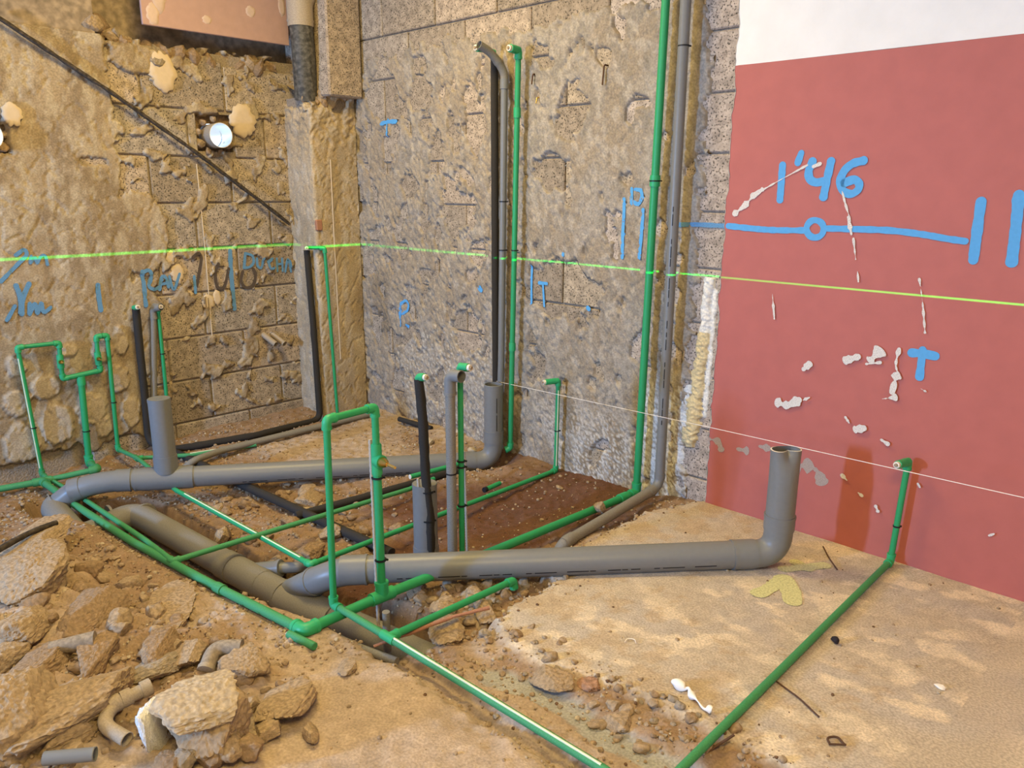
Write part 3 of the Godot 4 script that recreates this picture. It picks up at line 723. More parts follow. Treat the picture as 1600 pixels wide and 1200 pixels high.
func ground_at(x: float, z: float) -> Array:
	var wx := x + 0.05 * nB.get_noise_2d(x, z)
	var wz := z + 0.05 * nB.get_noise_2d(z + 40.0, x)
	var q := ground_base(wx, wz)
	var h: float = q[0]
	var c: Color = q[1]
	var s := 1.0
	var a := nA.get_noise_2d(x * 2.0, z * 2.0)
	var b := nB.get_noise_2d(x * 2.0 + 9.0, z * 2.0)
	if x < 3.95 or z > 2.5:
		s = slab_side(Vector2(x, z)) + 0.020 * nB.get_noise_2d(x * 1.7, z * 1.7) + 0.010 * nC.get_noise_2d(x, z)
		if false:
			s = minf(s, 3.9 - x) if x < 3.95 else s
	var on := sstep(-0.022, 0.008, s)
	if z > 1.9 and x > 2.6:
		on = 0.0
	# loose ground
	var rough := 0.010 * b + 0.006 * nC.get_noise_2d(x, z) + 0.012 * a
	var smooth_zone := sstep(2.45, 2.75, x) * sstep(1.75, 1.95, z)
	rough *= lerpf(1.0, 0.35, smooth_zone)
	var heap := sstep(2.02, 2.12, z) * sstep(2.75, 2.45, x) * sstep(0.6, 1.0, x)
	rough += heap * (0.020 * nB.get_noise_2d(x * 1.3 + 5.0, z * 1.3) + 0.012 * nC.get_noise_2d(x * 0.8, z * 0.8 + 4.0))
	c = c.lerp(Color(0.335, 0.225, 0.135), heap * sstep(-0.25, 0.15, nB.get_noise_2d(x * 0.7 + 15.0, z * 0.7)) * 0.7)
	h += rough
	# the trench of the main drain
	var p := Vector2(x, z)
	var t := 1e9
	for i in range(0, TRENCH.size() - 1):
		t = minf(t, seg_dist(p, TRENCH[i], TRENCH[i + 1]))
		if i > 1:
			t = minf(t, seg_dist(p, TRENCH[i] + Vector3(0, 0, 0.10), TRENCH[i + 1] + Vector3(0, 0, 0.10)))
	var tw := 0.115 + 0.03 * b
	if t < tw + 0.12:
		var cut := lerpf(-0.245, h, sstep(tw * 0.9, tw + 0.03, t))
		if cut < h:
			c = c.lerp(Color(0.30, 0.185, 0.105), sstep(0.012, -0.004, t - tw + 0.05 * b + 0.03 * nC.get_noise_2d(x, z)) * 0.85)
			h = cut
	# groove of the green pipe that runs towards the door
	var gd := seg_dist(p, Vector3(2.62, 0, 1.79), Vector3(3.62, 0, 1.765))
	if gd < 0.06:
		h -= 0.03 * (1.0 - sstep(0.025, 0.055, gd + 0.01 * b))
	# band of grey set mud along the broken channel
	if x > 2.85 and x < 3.75 and z > 1.2:
		var md := 1e9
		for i in MUD.size() - 1:
			md = minf(md, seg_dist(p, MUD[i], MUD[i + 1]))
		var mw := 0.038 + 0.016 * b + 0.006 * nC.get_noise_2d(x, z)
		var mk := sstep(mw + 0.014, mw, md)
		if mk > 0.0:
			h = lerpf(h, -0.032, mk)
			c = c.lerp(Color(0.40, 0.385, 0.36), mk)
	# concrete
	if on > 0.0:
		h = lerpf(h, 0.002 * a, on)
		var cc := Color(0.56, 0.465, 0.365)
		cc = cc.lerp(Color(0.50, 0.43, 0.37), sstep(-0.2, 0.35, a))
		var pale := sstep(0.10, 0.30, nA.get_noise_2d(x * 2.4 + 31.0, z * 4.0 + 5.0) + 0.25 * nB.get_noise_2d(x * 2.0, z * 2.0)) * sstep(3.1, 3.5, x + 0.35 * z)
		cc = cc.lerp(Color(0.76, 0.63, 0.48), pale * 0.85)
		cc = cc.lerp(Color(0.50, 0.37, 0.235), sstep(0.02, 0.16, nB.get_noise_2d(x * 0.8 + 61.0, z * 0.8) + 0.35 * nC.get_noise_2d(x * 0.7, z * 0.7) + 0.22 - s * 1.2) * 0.6)
		c = c.lerp(cc, on)
	h = under_runs(x, z, h)
	# mottling of grain and grit
	var f := 1.0 + 0.15 * b + 0.16 * nC.get_noise_2d(x * 0.8 + 3.0, z * 0.8) * (1.0 - 0.5 * on) + 0.12 * a
	c = Color(c.r * f, c.g * f, c.b * f)
	return [h, c]

func ground_h(x: float, z: float) -> float:
	return ground_at(x, z)[0]

func floor_patch(parent: Node, x0: float, x1: float, z0: float, z1: float, step: float) -> void:
	var nu := int(round((x1 - x0) / step)) + 1
	var nv := int(round((z1 - z0) / step)) + 1
	var v := PackedVector3Array()
	var c := PackedColorArray()
	v.resize(nu * nv)
	c.resize(nu * nv)
	for j in nv:
		for i in nu:
			var x := x0 + (x1 - x0) * i / (nu - 1)
			var z := z0 + (z1 - z0) * j / (nv - 1)
			var q := ground_at(x, z)
			v[j * nu + i] = Vector3(x, q[0], z)
			c[j * nu + i] = q[1]
	put(parent, "ground_surface", grid_mesh(nu, nv, v, c, PackedByteArray(), true), M.ground)

func build_floor() -> void:
	var f := struct("floor")
	floor_patch(f, -0.34, 4.06, -0.06, 2.94, 0.0125)
	floor_patch(f, 4.06, 7.06, -0.06, 6.56, 0.1)
	floor_patch(f, -0.34, 4.06, 2.94, 6.56, 0.1)
	slab(f, "subsoil", Vector3(-0.6, -0.6, -0.3), Vector3(7.3, -0.45, 6.8), M.mortar)
	var mark := Node3D.new()
	mark.name = "floor_paint_mark"
	f.add_child(mark)
	for st in MARK_FLOOR:
		stroke(mark, st, func(x, z): return Vector3(x, ground_h(x, z) + 0.0025, z), M.lime_paint, Vector3.UP)

# ------------------------------------------------------------------ painted strokes that lie on a surface
func stroke(parent: Node, st: Array, surf: Callable, m: Material, nrm: Vector3, jitter := 0.08) -> void:
	var w: float = st[0]
	var src: Array = st[1]
	var pts: Array[Vector2] = []
	var n := src.size()
	for i in n - 1:
		var p0: Vector2 = src[maxi(i - 1, 0)]
		var p1: Vector2 = src[i]
		var p2: Vector2 = src[i + 1]
		var p3: Vector2 = src[mini(i + 2, n - 1)]
		var k := maxi(int(p1.distance_to(p2) / 0.006), 2)
		for s in k:
			pts.append(p1.cubic_interpolate(p2, p0, p3, float(s) / k))
	pts.append(src[n - 1])
	var closed: bool = src[0].distance_to(src[n - 1]) < 0.001
	# half discs at the ends
	var rows := []
	var cnt := pts.size()
	for i in cnt:
		var d: Vector2 = (pts[mini(i + 1, cnt - 1)] - pts[maxi(i - 1, 0)]).normalized()
		var ww := w * 0.5 * (1.0 + jitter * 2.0 * nC.get_noise_2d(pts[i].x * 0.7, pts[i].y * 0.7))
		rows.append([pts[i], d, ww])
	if not closed:
		var head := []
		for k in 5:
			var a := PI * 0.5 * (1.0 - k / 5.0)
			head.append([pts[0] - rows[0][1] * sin(a) * w * 0.5, rows[0][1], rows[0][2] * maxf(cos(a), 0.02)])
		rows = head + rows
		var l: Array = rows[rows.size() - 1]
		for k in range(1, 6):
			var a := PI * 0.5 * k / 5.0
			rows.append([pts[cnt - 1] + l[1] * sin(a) * w * 0.5, l[1], l[2] * maxf(cos(a), 0.02)])
	var cols := 5 if w > 0.012 else 3
	var v := PackedVector3Array()
	for r in rows:
		var side := Vector2(-r[1].y, r[1].x)
		for k in cols:
			var q: Vector2 = r[0] + side * r[2] * (2.0 * k / (cols - 1) - 1.0)
			v.append(surf.call(q.x, q.y))
	var c := PackedColorArray()
	var nn := PackedVector3Array()
	nn.resize(v.size())
	nn.fill(nrm)
	var idx := PackedInt32Array()
	for i in rows.size() - 1:
		for k in cols - 1:
			var a := i * cols + k
			for tr in [[a, a + cols, a + 1], [a + 1, a + cols, a + cols + 1]]:
				# clockwise seen from the front
				if (v[tr[1]] - v[tr[0]]).cross(v[tr[2]] - v[tr[0]]).dot(nrm) > 0.0:
					idx.append_array([tr[0], tr[2], tr[1]])
				else:
					idx.append_array(tr)
	put(parent, "paint_stroke", arrays_mesh(v, nn, idx, c), m)

func marks(wall: Node, called: String, list: Array, surf: Callable, m: Material, nrm: Vector3, jitter := 0.08) -> void:
	var o := Node3D.new()
	o.name = called
	wall.add_child(o, true)
	var k := 0
	for st in list:
		# each later stroke lies a hair above the one before, as coats of paint do
		var lift := nrm * 0.0004 * k
		stroke(o, st, func(u, v): return surf.call(u, v) + lift, m, nrm, jitter)
		k += 1

# ------------------------------------------------------------------ room shell
func build_room_shell() -> void:
	var c := struct("ceiling")
	slab(c, "ceiling_slab", Vector3(-0.7, 3.2, -0.4), Vector3(7.3, 3.4, 6.8), M.ceiling)
	var w := struct("wall_back")
	slab(w, "wall_panel", Vector3(-0.7, -0.5, 6.4), Vector3(0.95, 3.2, 6.6), M.white_wall)
	slab(w, "wall_panel", Vector3(1.25, -0.5, 6.4), Vector3(7.3, 3.2, 6.6), M.white_wall)
	slab(w, "wall_panel", Vector3(0.95, -0.5, 6.4), Vector3(1.25, 1.10, 6.6), M.white_wall)
	slab(w, "wall_panel", Vector3(0.95, 1.80, 6.4), Vector3(1.25, 3.2, 6.6), M.white_wall)
	var win := struct("window_1")
	for s in [[0.95, 1.10, 0.98, 1.80], [1.22, 1.10, 1.25, 1.80], [0.98, 1.10, 1.22, 1.13], [0.98, 1.77, 1.22, 1.80]]:
		slab(win, "window_frame", Vector3(s[0], s[1], 6.47), Vector3(s[2], s[3], 6.53), M.frame_white)
	slab(win, "pane", Vector3(0.98, 1.13, 6.498), Vector3(1.22, 1.77, 6.502), M.glass)
	var f := struct("wall_far")
	slab(f, "wall_panel", Vector3(7.1, -0.5, -0.4), Vector3(7.3, 3.2, 6.4), M.white_wall)
	for i in 2:
		var at: Vector3 = [Vector3(1.45, 3.2, 1.45), Vector3(4.7, 3.2, 3.3)][i]
		var l := thing("ceiling_lamp", ["warm ceiling panel lamp above the trench", "warm ceiling panel lamp above the open floor"][i], "lamp", at, "warm ceiling panels")
		put(l, "lamp_frame", chamfer_box(Vector3(1.26, 0.06, 0.66), 0.008), M.frame_white, Vector3(0, -0.03, 0))
		put(l, "diffuser", box_mesh(Vector3(1.2, 0.01, 0.6)), M.lamp_glow, Vector3(0, -0.064, 0))

# ------------------------------------------------------------------ the bare wall with the red end
const BARE := [[1.845, 1.82, 0.085, 0.13], [1.80, 0.93, 0.26, 0.15], [1.72, 1.53, 0.13, 0.09], [0.98, 1.32, 0.16, 0.14], [0.66, 1.98, 0.10, 0.10], [1.12, 1.80, 0.10, 0.18], [1.05, 0.62, 0.12, 0.14],
	[0.30, 2.02, 0.14, 0.20], [0.80, 1.62, 0.07, 0.12], [2.32, 0.70, 0.05, 0.10], [1.62, 0.52, 0.06, 0.12], [1.63, 2.08, 0.05, 0.05], [2.04, 2.06, 0.05, 0.04], [0.55, 1.45, 0.05, 0.09], [1.18, 1.08, 0.07, 0.06], [2.12, 1.28, 0.06, 0.03], [2.50, 1.02, 0.03, 0.16]]

func mask_right(s: float, h: float) -> float:
	var b := nB.get_noise_2d(s, h)
	var m := minf(2.25 - h, 2.60 - s)
	for e in BARE:
		var dx: float = (s - e[0]) / e[2]
		var dy: float = (h - e[1]) / e[3]
		var d := (sqrt(dx * dx + dy * dy) - 1.0) * minf(e[2], e[3])
		if d < m:
			m = d
	m += 0.065 * b + 0.014 * nC.get_noise_2d(s, h)
	# scattered spots where the render has come away
	var spot := nB.get_noise_2d(s * 0.8 + 17.0, h * 0.55) + 0.25 * sstep(1.3, 0.4, s)
	m = minf(m, (0.40 - spot) * 0.12)
	return m

func z_right(s: float, h: float) -> float:
	var m := mask_right(s, h)
	if m < -0.02:
		return -0.05
	var a := nA.get_noise_2d(s, h)
	var t := -0.003 + 0.004 * a + 0.0018 * nB.get_noise_2d(s * 1.5, h * 0.8)
	var g := nR.get_noise_2d(s * 1.1, h * 0.55)
	t -= 0.009 * sstep(0.50, 0.64, g) * sstep(2.3, 1.4, s + 0.2)
	t -= 0.007 * sstep(0.50, 0.66, nR.get_noise_2d(s * 2.2 + 7.0, h * 1.3 + 3.0))
	return lerpf(-0.05, t, sstep(-0.02, 0.006, m))

func colour_right(s: float, h: float, d: float) -> Color:
	var a := nA.get_noise_2d(s * 1.3 + 4.0, h * 0.8)
	var b := nB.get_noise_2d(s + 20.0, h * 0.5)
	var c := Color(0.47, 0.405, 0.335).lerp(Color(0.42, 0.335, 0.245), sstep(-0.25, 0.25, a))
	c = c.lerp(Color(0.33, 0.285, 0.235), sstep(0.05, 0.35, b) * 0.75)
	c = c.lerp(Color(0.56, 0.48, 0.39), sstep(0.08, 0.30, nB.get_noise_2d(s * 1.7 + 71.0, h * 1.0)) * 0.7)
	c = c.lerp(Color(0.30, 0.245, 0.185), sstep(0.22, 0.42, nC.get_noise_2d(s * 0.7 + 13.0, h * 0.45)) * 0.5)
	if s < 1.3:
		c = c.lerp(Color(0.48, 0.38, 0.265), sstep(-0.02, 0.10, nB.get_noise_2d(s * 0.6 + 5.0, h * 0.4) + (0.75 - s) * 0.3) * 0.55)
	# damp brown stain beside the corner
	var damp := sstep(0.13, 0.05, absf(s - 0.20 + 0.03 * b)) * sstep(0.42, 0.52, h) * sstep(0.98, 0.80, h)
	c = c.lerp(Color(0.27, 0.20, 0.13), damp * 0.6)
	# lime spatter low on the wall
	var n3 := nC.get_noise_2d(s * 1.6, h * 1.6)
	var low := sstep(0.85, 0.35, h) * sstep(0.15, 0.5, s) * sstep(1.55, 1.2, s)
	c = c.lerp(Color(0.72, 0.64, 0.54), sstep(0.06, 0.30, n3 - (1.0 - low) * 0.7) * 0.85)
	var low2 := sstep(0.55, 0.15, h + 0.15 * b) * sstep(1.5, 1.75, s)
	c = c.lerp(Color(0.66, 0.58, 0.50), low2 * sstep(0.0, 0.3, n3 + 0.6 * b))
	c = c.lerp(Color(0.36, 0.26, 0.16), low2 * sstep(0.05, -0.3, b) * 0.6)
	var lime := sstep(0.17, 0.12, absf(s - 2.47) + 0.10 * absf(b)) * sstep(0.60, 0.42, h + 0.25 * b)
	c = c.lerp(Color(0.84, 0.82, 0.79), lime * sstep(-0.35, 0.05, n3 + 0.3 * b))
	c = c.lerp(Color(0.82, 0.77, 0.70), sstep(0.34, 0.10, h + 0.10 * b) * sstep(1.75, 2.0, s) * sstep(0.08, 0.26, n3))
	var f := 0.82 * (1.0 + 0.16 * nC.get_noise_2d(s, h) + 0.10 * b + 0.06 * a)
	return Color(c.r * f, c.g * f, c.b * f)

func build_wall_right() -> void:
	var w := struct("wall_right")
	slab(w, "mortar_core", Vector3(-0.35, -0.5, -0.25), Vector3(2.80, 3.2, -0.034), M.mortar)
	slab(w, "masonry_core", Vector3(2.80, -0.5, -0.25), Vector3(7.1, 3.2, -0.02), M.mortar)
	# blocks 50 x 25 cm
	var k := 0
	for row in range(-1, 13):
		var y0 := 0.10 + 0.25 * row
		var x := -0.30 + (0.25 if (row + 8) % 2 == 0 else 0.0) + 0.10
		while x < 2.78:
			var x1 := minf(x + 0.5, 2.80)
			if x1 - x > 0.04:
				var g := 0.007
				var o := put(w, "block", chamfer_box(Vector3(x1 - x - g, 0.25 - g, 0.09), 0.006), M["block%d" % (k * 7 % 6 if x1 < 2.45 else 6 + k % 2)], Vector3((x + x1) * 0.5, y0 + 0.125, -0.018 - 0.045 + rng.randf_range(-0.002, 0.002)))
				o.rotation.y = rng.randf_range(-0.004, 0.004)
			k += 1
			x += 0.5
	# old render
	var step := 0.0105
	var nu := int(2.66 / step)
	var nv := int(2.45 / step)
	var v := PackedVector3Array()
	var c := PackedColorArray()
	v.resize(nu * nv)
	c.resize(nu * nv)
	for j in nv:
		for i in nu:
			var s := -0.02 + i * step
			var h := -0.14 + j * step
			var d := z_right(s, h)
			v[j * nu + i] = Vector3(s, h, d)
			c[j * nu + i] = colour_right(s, h, d)
	put(w, "old_render", grid_mesh(nu, nv, v, c, keep_cells(nu, nv, v, 2, -0.028), false), M.plaster)
	# painted coat: red below, white above
	put(w, "red_coat", coat_mesh(2.738, 7.1, -0.06, 1.947, 0.0), M.red)
	put(w, "white_coat", coat_mesh(2.742, 7.1, 1.947, 3.2, 0.0), M.white_wall)
	put(w, "coat_edge", edge_strip(), M.chip_white)
	var red := func(x, y): return Vector3(x, y, 0.0022)
	marks(w, "number_mark", MARK_RED_NUMBER, red, M.blue, Vector3.BACK)
	marks(w, "dimension_line", MARK_RED_LINE, red, M.blue, Vector3.BACK)
	marks(w, "bar_mark", MARK_RED_BARS, red, M.blue, Vector3.BACK)
	marks(w, "letter_mark", MARK_RED_T, red, M.blue, Vector3.BACK)
	var surf := func(x, y): return Vector3(x, y, maxf(z_right(x, y), -0.014) + 0.003)
	marks(w, "dimension_line", MARK_LINE_START, surf, M.blue_faded, Vector3.BACK)
	marks(w, "number_mark", MARK_TEN, surf, M.blue, Vector3.BACK)
	for a in [MARK_T_TOP, MARK_P, MARK_BAR_T, MARK_DOTS]:
		marks(w, "letter_mark", a, surf, M.blue, Vector3.BACK)
	var red2 := func(x, y): return Vector3(x, y, 0.0032)
	marks(w, "paint_chip", CHIPS_RED, red2, M.chip_white, Vector3.BACK, 0.9)
	marks(w, "spalled_spot", SPALL_RED, func(x, y): return Vector3(x, y, 0.0012), M.spall, Vector3.BACK, 0.7)

func keep_cells(nu: int, nv: int, v: PackedVector3Array, axis: int, least: float) -> PackedByteArray:
	var keep := PackedByteArray()
	keep.resize((nu - 1) * (nv - 1))
	for j in nv - 1:
		for i in nu - 1:
			var m := maxf(maxf(v[j * nu + i][axis], v[j * nu + i + 1][axis]), maxf(v[(j + 1) * nu + i][axis], v[(j + 1) * nu + i + 1][axis]))
			keep[j * (nu - 1) + i] = 1 if m > least else 0
	return keep

func coat_edge_x(y: float) -> float:
	return 2.737 + 0.012 * nB.get_noise_1d(y * 0.8 + 3.0) + 0.006 * nC.get_noise_1d(y)

func coat_mesh(x0: float, x1: float, y0: float, y1: float, z: float) -> ArrayMesh:
	var nv := int((y1 - y0) / 0.02) + 2
	var xs := [0.0, 0.1, 0.3, 0.6, 1.0, 1.6, 2.4, 3.2, x1 - x0]
	var nu := xs.size()
	var v := PackedVector3Array()
	for j in nv:
		var y := y0 + (y1 - y0) * j / (nv - 1)
		for i in nu:
			var x: float = x0 + xs[i]
			if i == 0:
				x = coat_edge_x(y)
			var yy := y
			if j == nv - 1 and y1 < 2.0:
				yy += 0.004 * nB.get_noise_1d(x * 2.0)
			v.append(Vector3(x, yy, z + 0.0012 * nA.get_noise_2d(x * 1.5, y * 1.5)))
	return grid_mesh(nu, nv, v, PackedColorArray(), PackedByteArray(), false)

func edge_strip() -> ArrayMesh:
	var v := PackedVector3Array()
	var nv := 170
	for j in nv:
		var y := -0.06 + 3.26 * j / (nv - 1)
		var x := coat_edge_x(y)
		v.append(Vector3(x + 0.001, y, 0.0018))
		v.append(Vector3(x - 0.004, y, -0.004))
		v.append(Vector3(x - 0.002, y, -0.034))
	return grid_mesh(3, nv, v, PackedColorArray(), PackedByteArray(), true)

# ------------------------------------------------------------------ the block wall
const HOLES := [[0.70, 0.93, 1.655, 1.875], [1.93, 2.12, 1.60, 1.80]]
const DABS := [[1.93, 0.36, 0.075, 0.07], [1.90, 0.14, 0.085, 0.12], [1.72, 0.20, 0.085, 0.10], [1.66, 0.07, 0.05, 0.06], [1.55, 0.34, 0.06, 0.09], [1.50, 0.13, 0.06, 0.09], [2.08, 0.30, 0.07, 0.08], [2.09, 0.07, 0.09, 0.12], [1.80, 0.55, 0.05, 0.04], [2.06, 0.50, 0.05, 0.06], [1.62, 0.52, 0.06, 0.07], [1.51, 0.56, 0.04, 0.09]]

func mask_left(z: float, y: float) -> float:
	var b := nB.get_noise_2d(z + 50.0, y)
	var m := z - 1.41 + 0.03 * b
	# a tongue of plaster left on the blocks beside the pipes, and the strip along the pilaster
	var e := 1.0 - sqrt(pow((z - 1.33) / 0.16, 2.0) + pow((y - 1.18) / 0.24, 2.0))
	m = maxf(m, e * 0.14)
	e = 1.0 - sqrt(pow((z - 1.36) / 0.10, 2.0) + pow((y - 0.62) / 0.30, 2.0))
	m = maxf(m, e * 0.1)
	e = 1.0 - sqrt(pow((z - 1.25) / 0.14, 2.0) + pow((y - 2.14) / 0.08, 2.0))
	m = maxf(m, e * 0.1)
	var spot := nB.get_noise_2d(z * 0.8 + 77.0, y * 0.8)
	m = maxf(m, (spot - 0.27) * 0.10)
	m = minf(m, y + 0.01 + 0.10 * nB.get_noise_1d(z * 0.45 + 2.0) + 0.03 * b)
	if z > 1.47 and z < 1.64 and y > 1.50 and y < 1.62:
		m = minf(m, maxf(absf(z - 1.53) - 0.07, absf(y - 1.575) - 0.02 - 0.012 * b))
	for q in HOLES:
		m = minf(m, maxf(maxf(q[0] - z, z - q[1]), maxf(q[2] - y, y - q[3])) + 0.012 * b)
	return m + 0.01 * nC.get_noise_2d(z, y)

func x_left(z: float, y: float) -> float:
	var m := mask_left(z, y)
	if m < -0.02:
		return LEFT_X - 0.05
	var a := nL.get_noise_2d(z * 1.2 + 5.0, y * 0.7)
	var t := LEFT_X + 0.014 + 0.010 * a + 0.0008 * nB.get_noise_2d(z * 2.0, y * 0.6)
	t -= 0.006 * sstep(0.62, 0.72, nR.get_noise_2d(z * 0.8 + 3.0, y * 0.5 + 9.0))
	for q in DABS:
		var dx: float = (z - q[0]) / q[2]
		var dy: float = (y - q[1]) / q[3]
		var r := sqrt(dx * dx + dy * dy) + 0.28 * nB.get_noise_2d(z * 1.4 + 3.0, y * 1.4)
		t += 0.014 * sstep(1.0, 0.90, r) * (1.0 + 0.25 * nB.get_noise_2d(z * 1.5, y * 1.5))
	return lerpf(LEFT_X - 0.05, t, sstep(-0.02, 0.004, m))

func colour_left(z: float, y: float) -> Color:
	var a := nA.get_noise_2d(z * 1.0 + 14.0, y * 0.5)
	var b := nB.get_noise_2d(z * 1.2 + 20.0, y * 0.35)
	var c := Color(0.47, 0.355, 0.225).lerp(Color(0.37, 0.275, 0.175), sstep(-0.25, 0.25, a))
	c = c.lerp(Color(0.53, 0.435, 0.315), sstep(0.0, 0.3, b) * 0.75)
	c = c.lerp(Color(0.30, 0.215, 0.13), sstep(0.16, 0.36, nB.get_noise_2d(z * 0.7 + 44.0, y * 0.5 + 8.0)) * 0.6)
	c = c.lerp(Color(0.60, 0.50, 0.37), sstep(0.20, 0.40, nC.get_noise_2d(z * 0.6 + 9.0, y * 0.35)) * 0.5)
	for q in DABS:
		var dx: float = (z - q[0]) / q[2]
		var dy: float = (y - q[1]) / q[3]
		var r := sqrt(dx * dx + dy * dy) + 0.28 * nB.get_noise_2d(z * 1.4 + 3.0, y * 1.4)
		c = c.lerp(Color(0.58, 0.47, 0.345), sstep(1.0, 0.86, r) * 0.85)
	var f := 0.88 * (1.0 + 0.14 * nC.get_noise_2d(z, y) + 0.10 * b)
	return Color(c.r * f, c.g * f, c.b * f)

func build_wall_left() -> void:
	var w := struct("wall_left")
	# core with two openings for the ducts
	var cuts := [[-0.25, 0.70], [0.93, 1.93], [2.12, 6.4]]
	for q in cuts:
		slab(w, "mortar_core", Vector3(-0.52, -0.5, q[0]), Vector3(LEFT_X - 0.016, 2.22, q[1]), M.mortar)
	for q in HOLES:
		slab(w, "mortar_core", Vector3(-0.52, -0.5, q[0]), Vector3(LEFT_X - 0.016, q[2], q[1]), M.mortar)
		slab(w, "mortar_core", Vector3(-0.52, q[3], q[0]), Vector3(LEFT_X - 0.016, 2.22, q[1]), M.mortar)
	slab(w, "upper_wall", Vector3(-0.62, 2.10, -0.25), Vector3(-0.43, 3.2, 6.4), M.plain_brown)
	slab(w, "upper_plaster", Vector3(-0.45, 2.2, 1.45), Vector3(LEFT_X, 3.2, 6.4), M.plain_brown)
	slab(w, "plain_plaster", Vector3(-0.45, -0.5, 2.60), Vector3(LEFT_X + 0.01, 2.2, 6.4), M.plain_brown)
	var k := 0
	for row in range(-1, 8):
		var y0 := 0.26 + 0.272 * (row - 1)
		var z := 0.24 - (0.25 if (row + 8) % 2 == 0 else 0.0)
		while z < 1.60:
			var z1 := z + 0.5
			var pieces := [[z, z1]]
			for q in HOLES:
				if z < q[1] and z1 > q[0] and y0 < q[3] - 0.03 and y0 + 0.272 > q[2] + 0.03:
					pieces = [[z, q[0]], [q[1], z1]]
			for p in pieces:
				var len_: float = p[1] - p[0]
				if len_ < 0.03:
					continue
				var g := 0.009
				var top := rng.randf_range(-0.04, 0.02) if row == 7 else 0.0
				var o := put(w, "block", chamfer_box(Vector3(0.09, 0.272 - g + top, len_ - g), 0.007), M["block%d" % ((k * 5 + row + 8) % 6)], Vector3(LEFT_X - 0.045 + rng.randf_range(-0.002, 0.0015), y0 + 0.136 + top * 0.5, (p[0] + p[1]) * 0.5))
				o.rotation.y = rng.randf_range(-0.004, 0.004)
				k += 1
			z += 0.5
	# broken crest of the block wall
	for i in 46:
		var z := 0.36 + 1.12 * i / 45.0
		var r := rng.randf_range(0.025, 0.085)
		var o := put(w, "crest_lump", rock_mesh(320 + i % 9, 7), M["rock%d" % [0, 1, 1, 2][i % 4]], Vector3(LEFT_X - 0.045 + rng.randf_range(-0.03, 0.03), 2.185 + 0.10 * sstep(1.15, 1.45, z) + rng.randf_range(-0.03, 0.02), z))
		o.scale = Vector3(r, r * 1.0, r * 1.2)
		o.rotation = Vector3(rng.randf() * 6.0, rng.randf() * 6.0, rng.randf() * 6.0)
	# plaster
	var step := 0.0105
	var nu := int(2.30 / step)
	var nv := int(2.42 / step)
	var v := PackedVector3Array()
	var c := PackedColorArray()
	v.resize(nu * nv)
	c.resize(nu * nv)
	for j in nv:
		for i in nu:
			var z := 0.33 + i * step
			var y := -0.16 + j * step
			v[j * nu + i] = Vector3(x_left(z, y), y, z)
			c[j * nu + i] = colour_left(z, y)
	put(w, "old_plaster", grid_mesh(nu, nv, v, c, keep_cells(nu, nv, v, 0, LEFT_X - 0.012), true), M.plaster)
	var surf := func(z, y): return Vector3(maxf(x_left(z, y), LEFT_X + 0.001) + 0.0055, y, z)
	for a in [MARK_L_NOTE, MARK_L_LAV, MARK_L_DUCHA]:
		marks(w, "letter_mark", a, surf, M.blue_faded, Vector3.RIGHT)
	marks(w, "bar_mark", MARK_L_BAR, surf, M.blue_faded, Vector3.RIGHT)
	marks(w, "bar_mark", MARK_L_BAR_TALL, surf, M.blue_faded, Vector3.RIGHT)
	marks(w, "letter_mark", MARK_L_BLACK, surf, M.black_paint, Vector3.RIGHT)
	put(w, "filler_drip", sweep(PackedVector3Array([Vector3(LEFT_X + 0.003, 1.58, 0.955), Vector3(LEFT_X + 0.004, 1.1, 0.95), Vector3(LEFT_X + 0.003, 0.50, 0.955)]), 0.004, 8), M.dab)
	# hand-thrown filler on the blocks
	dab(w, Vector3(LEFT_X + 0.004, 2.085, 1.105), 0.075, 0.115, 0.012, 41)
	dab(w, Vector3(LEFT_X + 0.012, 1.845, 0.64), 0.085, 0.10, 0.02, 42)
	dab(w, Vector3(LEFT_X + 0.020, 1.80, 1.905), 0.045, 0.06, 0.015, 43)
	for q in [[1.135, 0.93, 0.04, 0.06], [1.10, 0.80, 0.05, 0.03], [0.96, 0.74, 0.04, 0.05], [0.90, 0.76, 0.025, 0.05], [1.165, 1.02, 0.03, 0.05]]:
		dab(w, Vector3(LEFT_X + 0.002, q[1], q[0]), q[2], q[3], 0.006, int(q[0] * 100))

# irregular flat dab of filler on the wall x = const
func dab(parent: Node, at: Vector3, rz: float, ry: float, thick: float, sd: int) -> void:
	var v := PackedVector3Array()
	var nn := PackedVector3Array()
	var idx := PackedInt32Array()
	var n := 40
	v.append(Vector3(thick, 0, 0))
	nn.append(Vector3.RIGHT)
	for ringi in 3:
		for k in n:
			var a := TAU * k / n
			var e := 1.0 + 0.22 * nB.get_noise_2d(cos(a) * 0.25 + sd, sin(a) * 0.25) + 0.10 * nC.get_noise_2d(cos(a) * 0.3 + sd, sin(a) * 0.3)
			var q: float = [0.55, 0.93, 1.0][ringi]
			v.append(Vector3([thick, thick * 0.9, -0.004][ringi], sin(a) * ry * e * q, cos(a) * rz * e * q))
			nn.append(Vector3([1.0, 0.9, 0.2][ringi], sin(a) * 0.5 * ringi, cos(a) * 0.5 * ringi).normalized())
	for k in n:
		var k2 := (k + 1) % n
		idx.append_array([0, 1 + k, 1 + k2])
		for r in 2:
			var a := 1 + r * n
			idx.append_array([a + k, a + n + k, a + k2, a + k2, a + n + k, a + n + k2])
	put(parent, "filler_dab", arrays_mesh(v, nn, idx), M.dab, at)

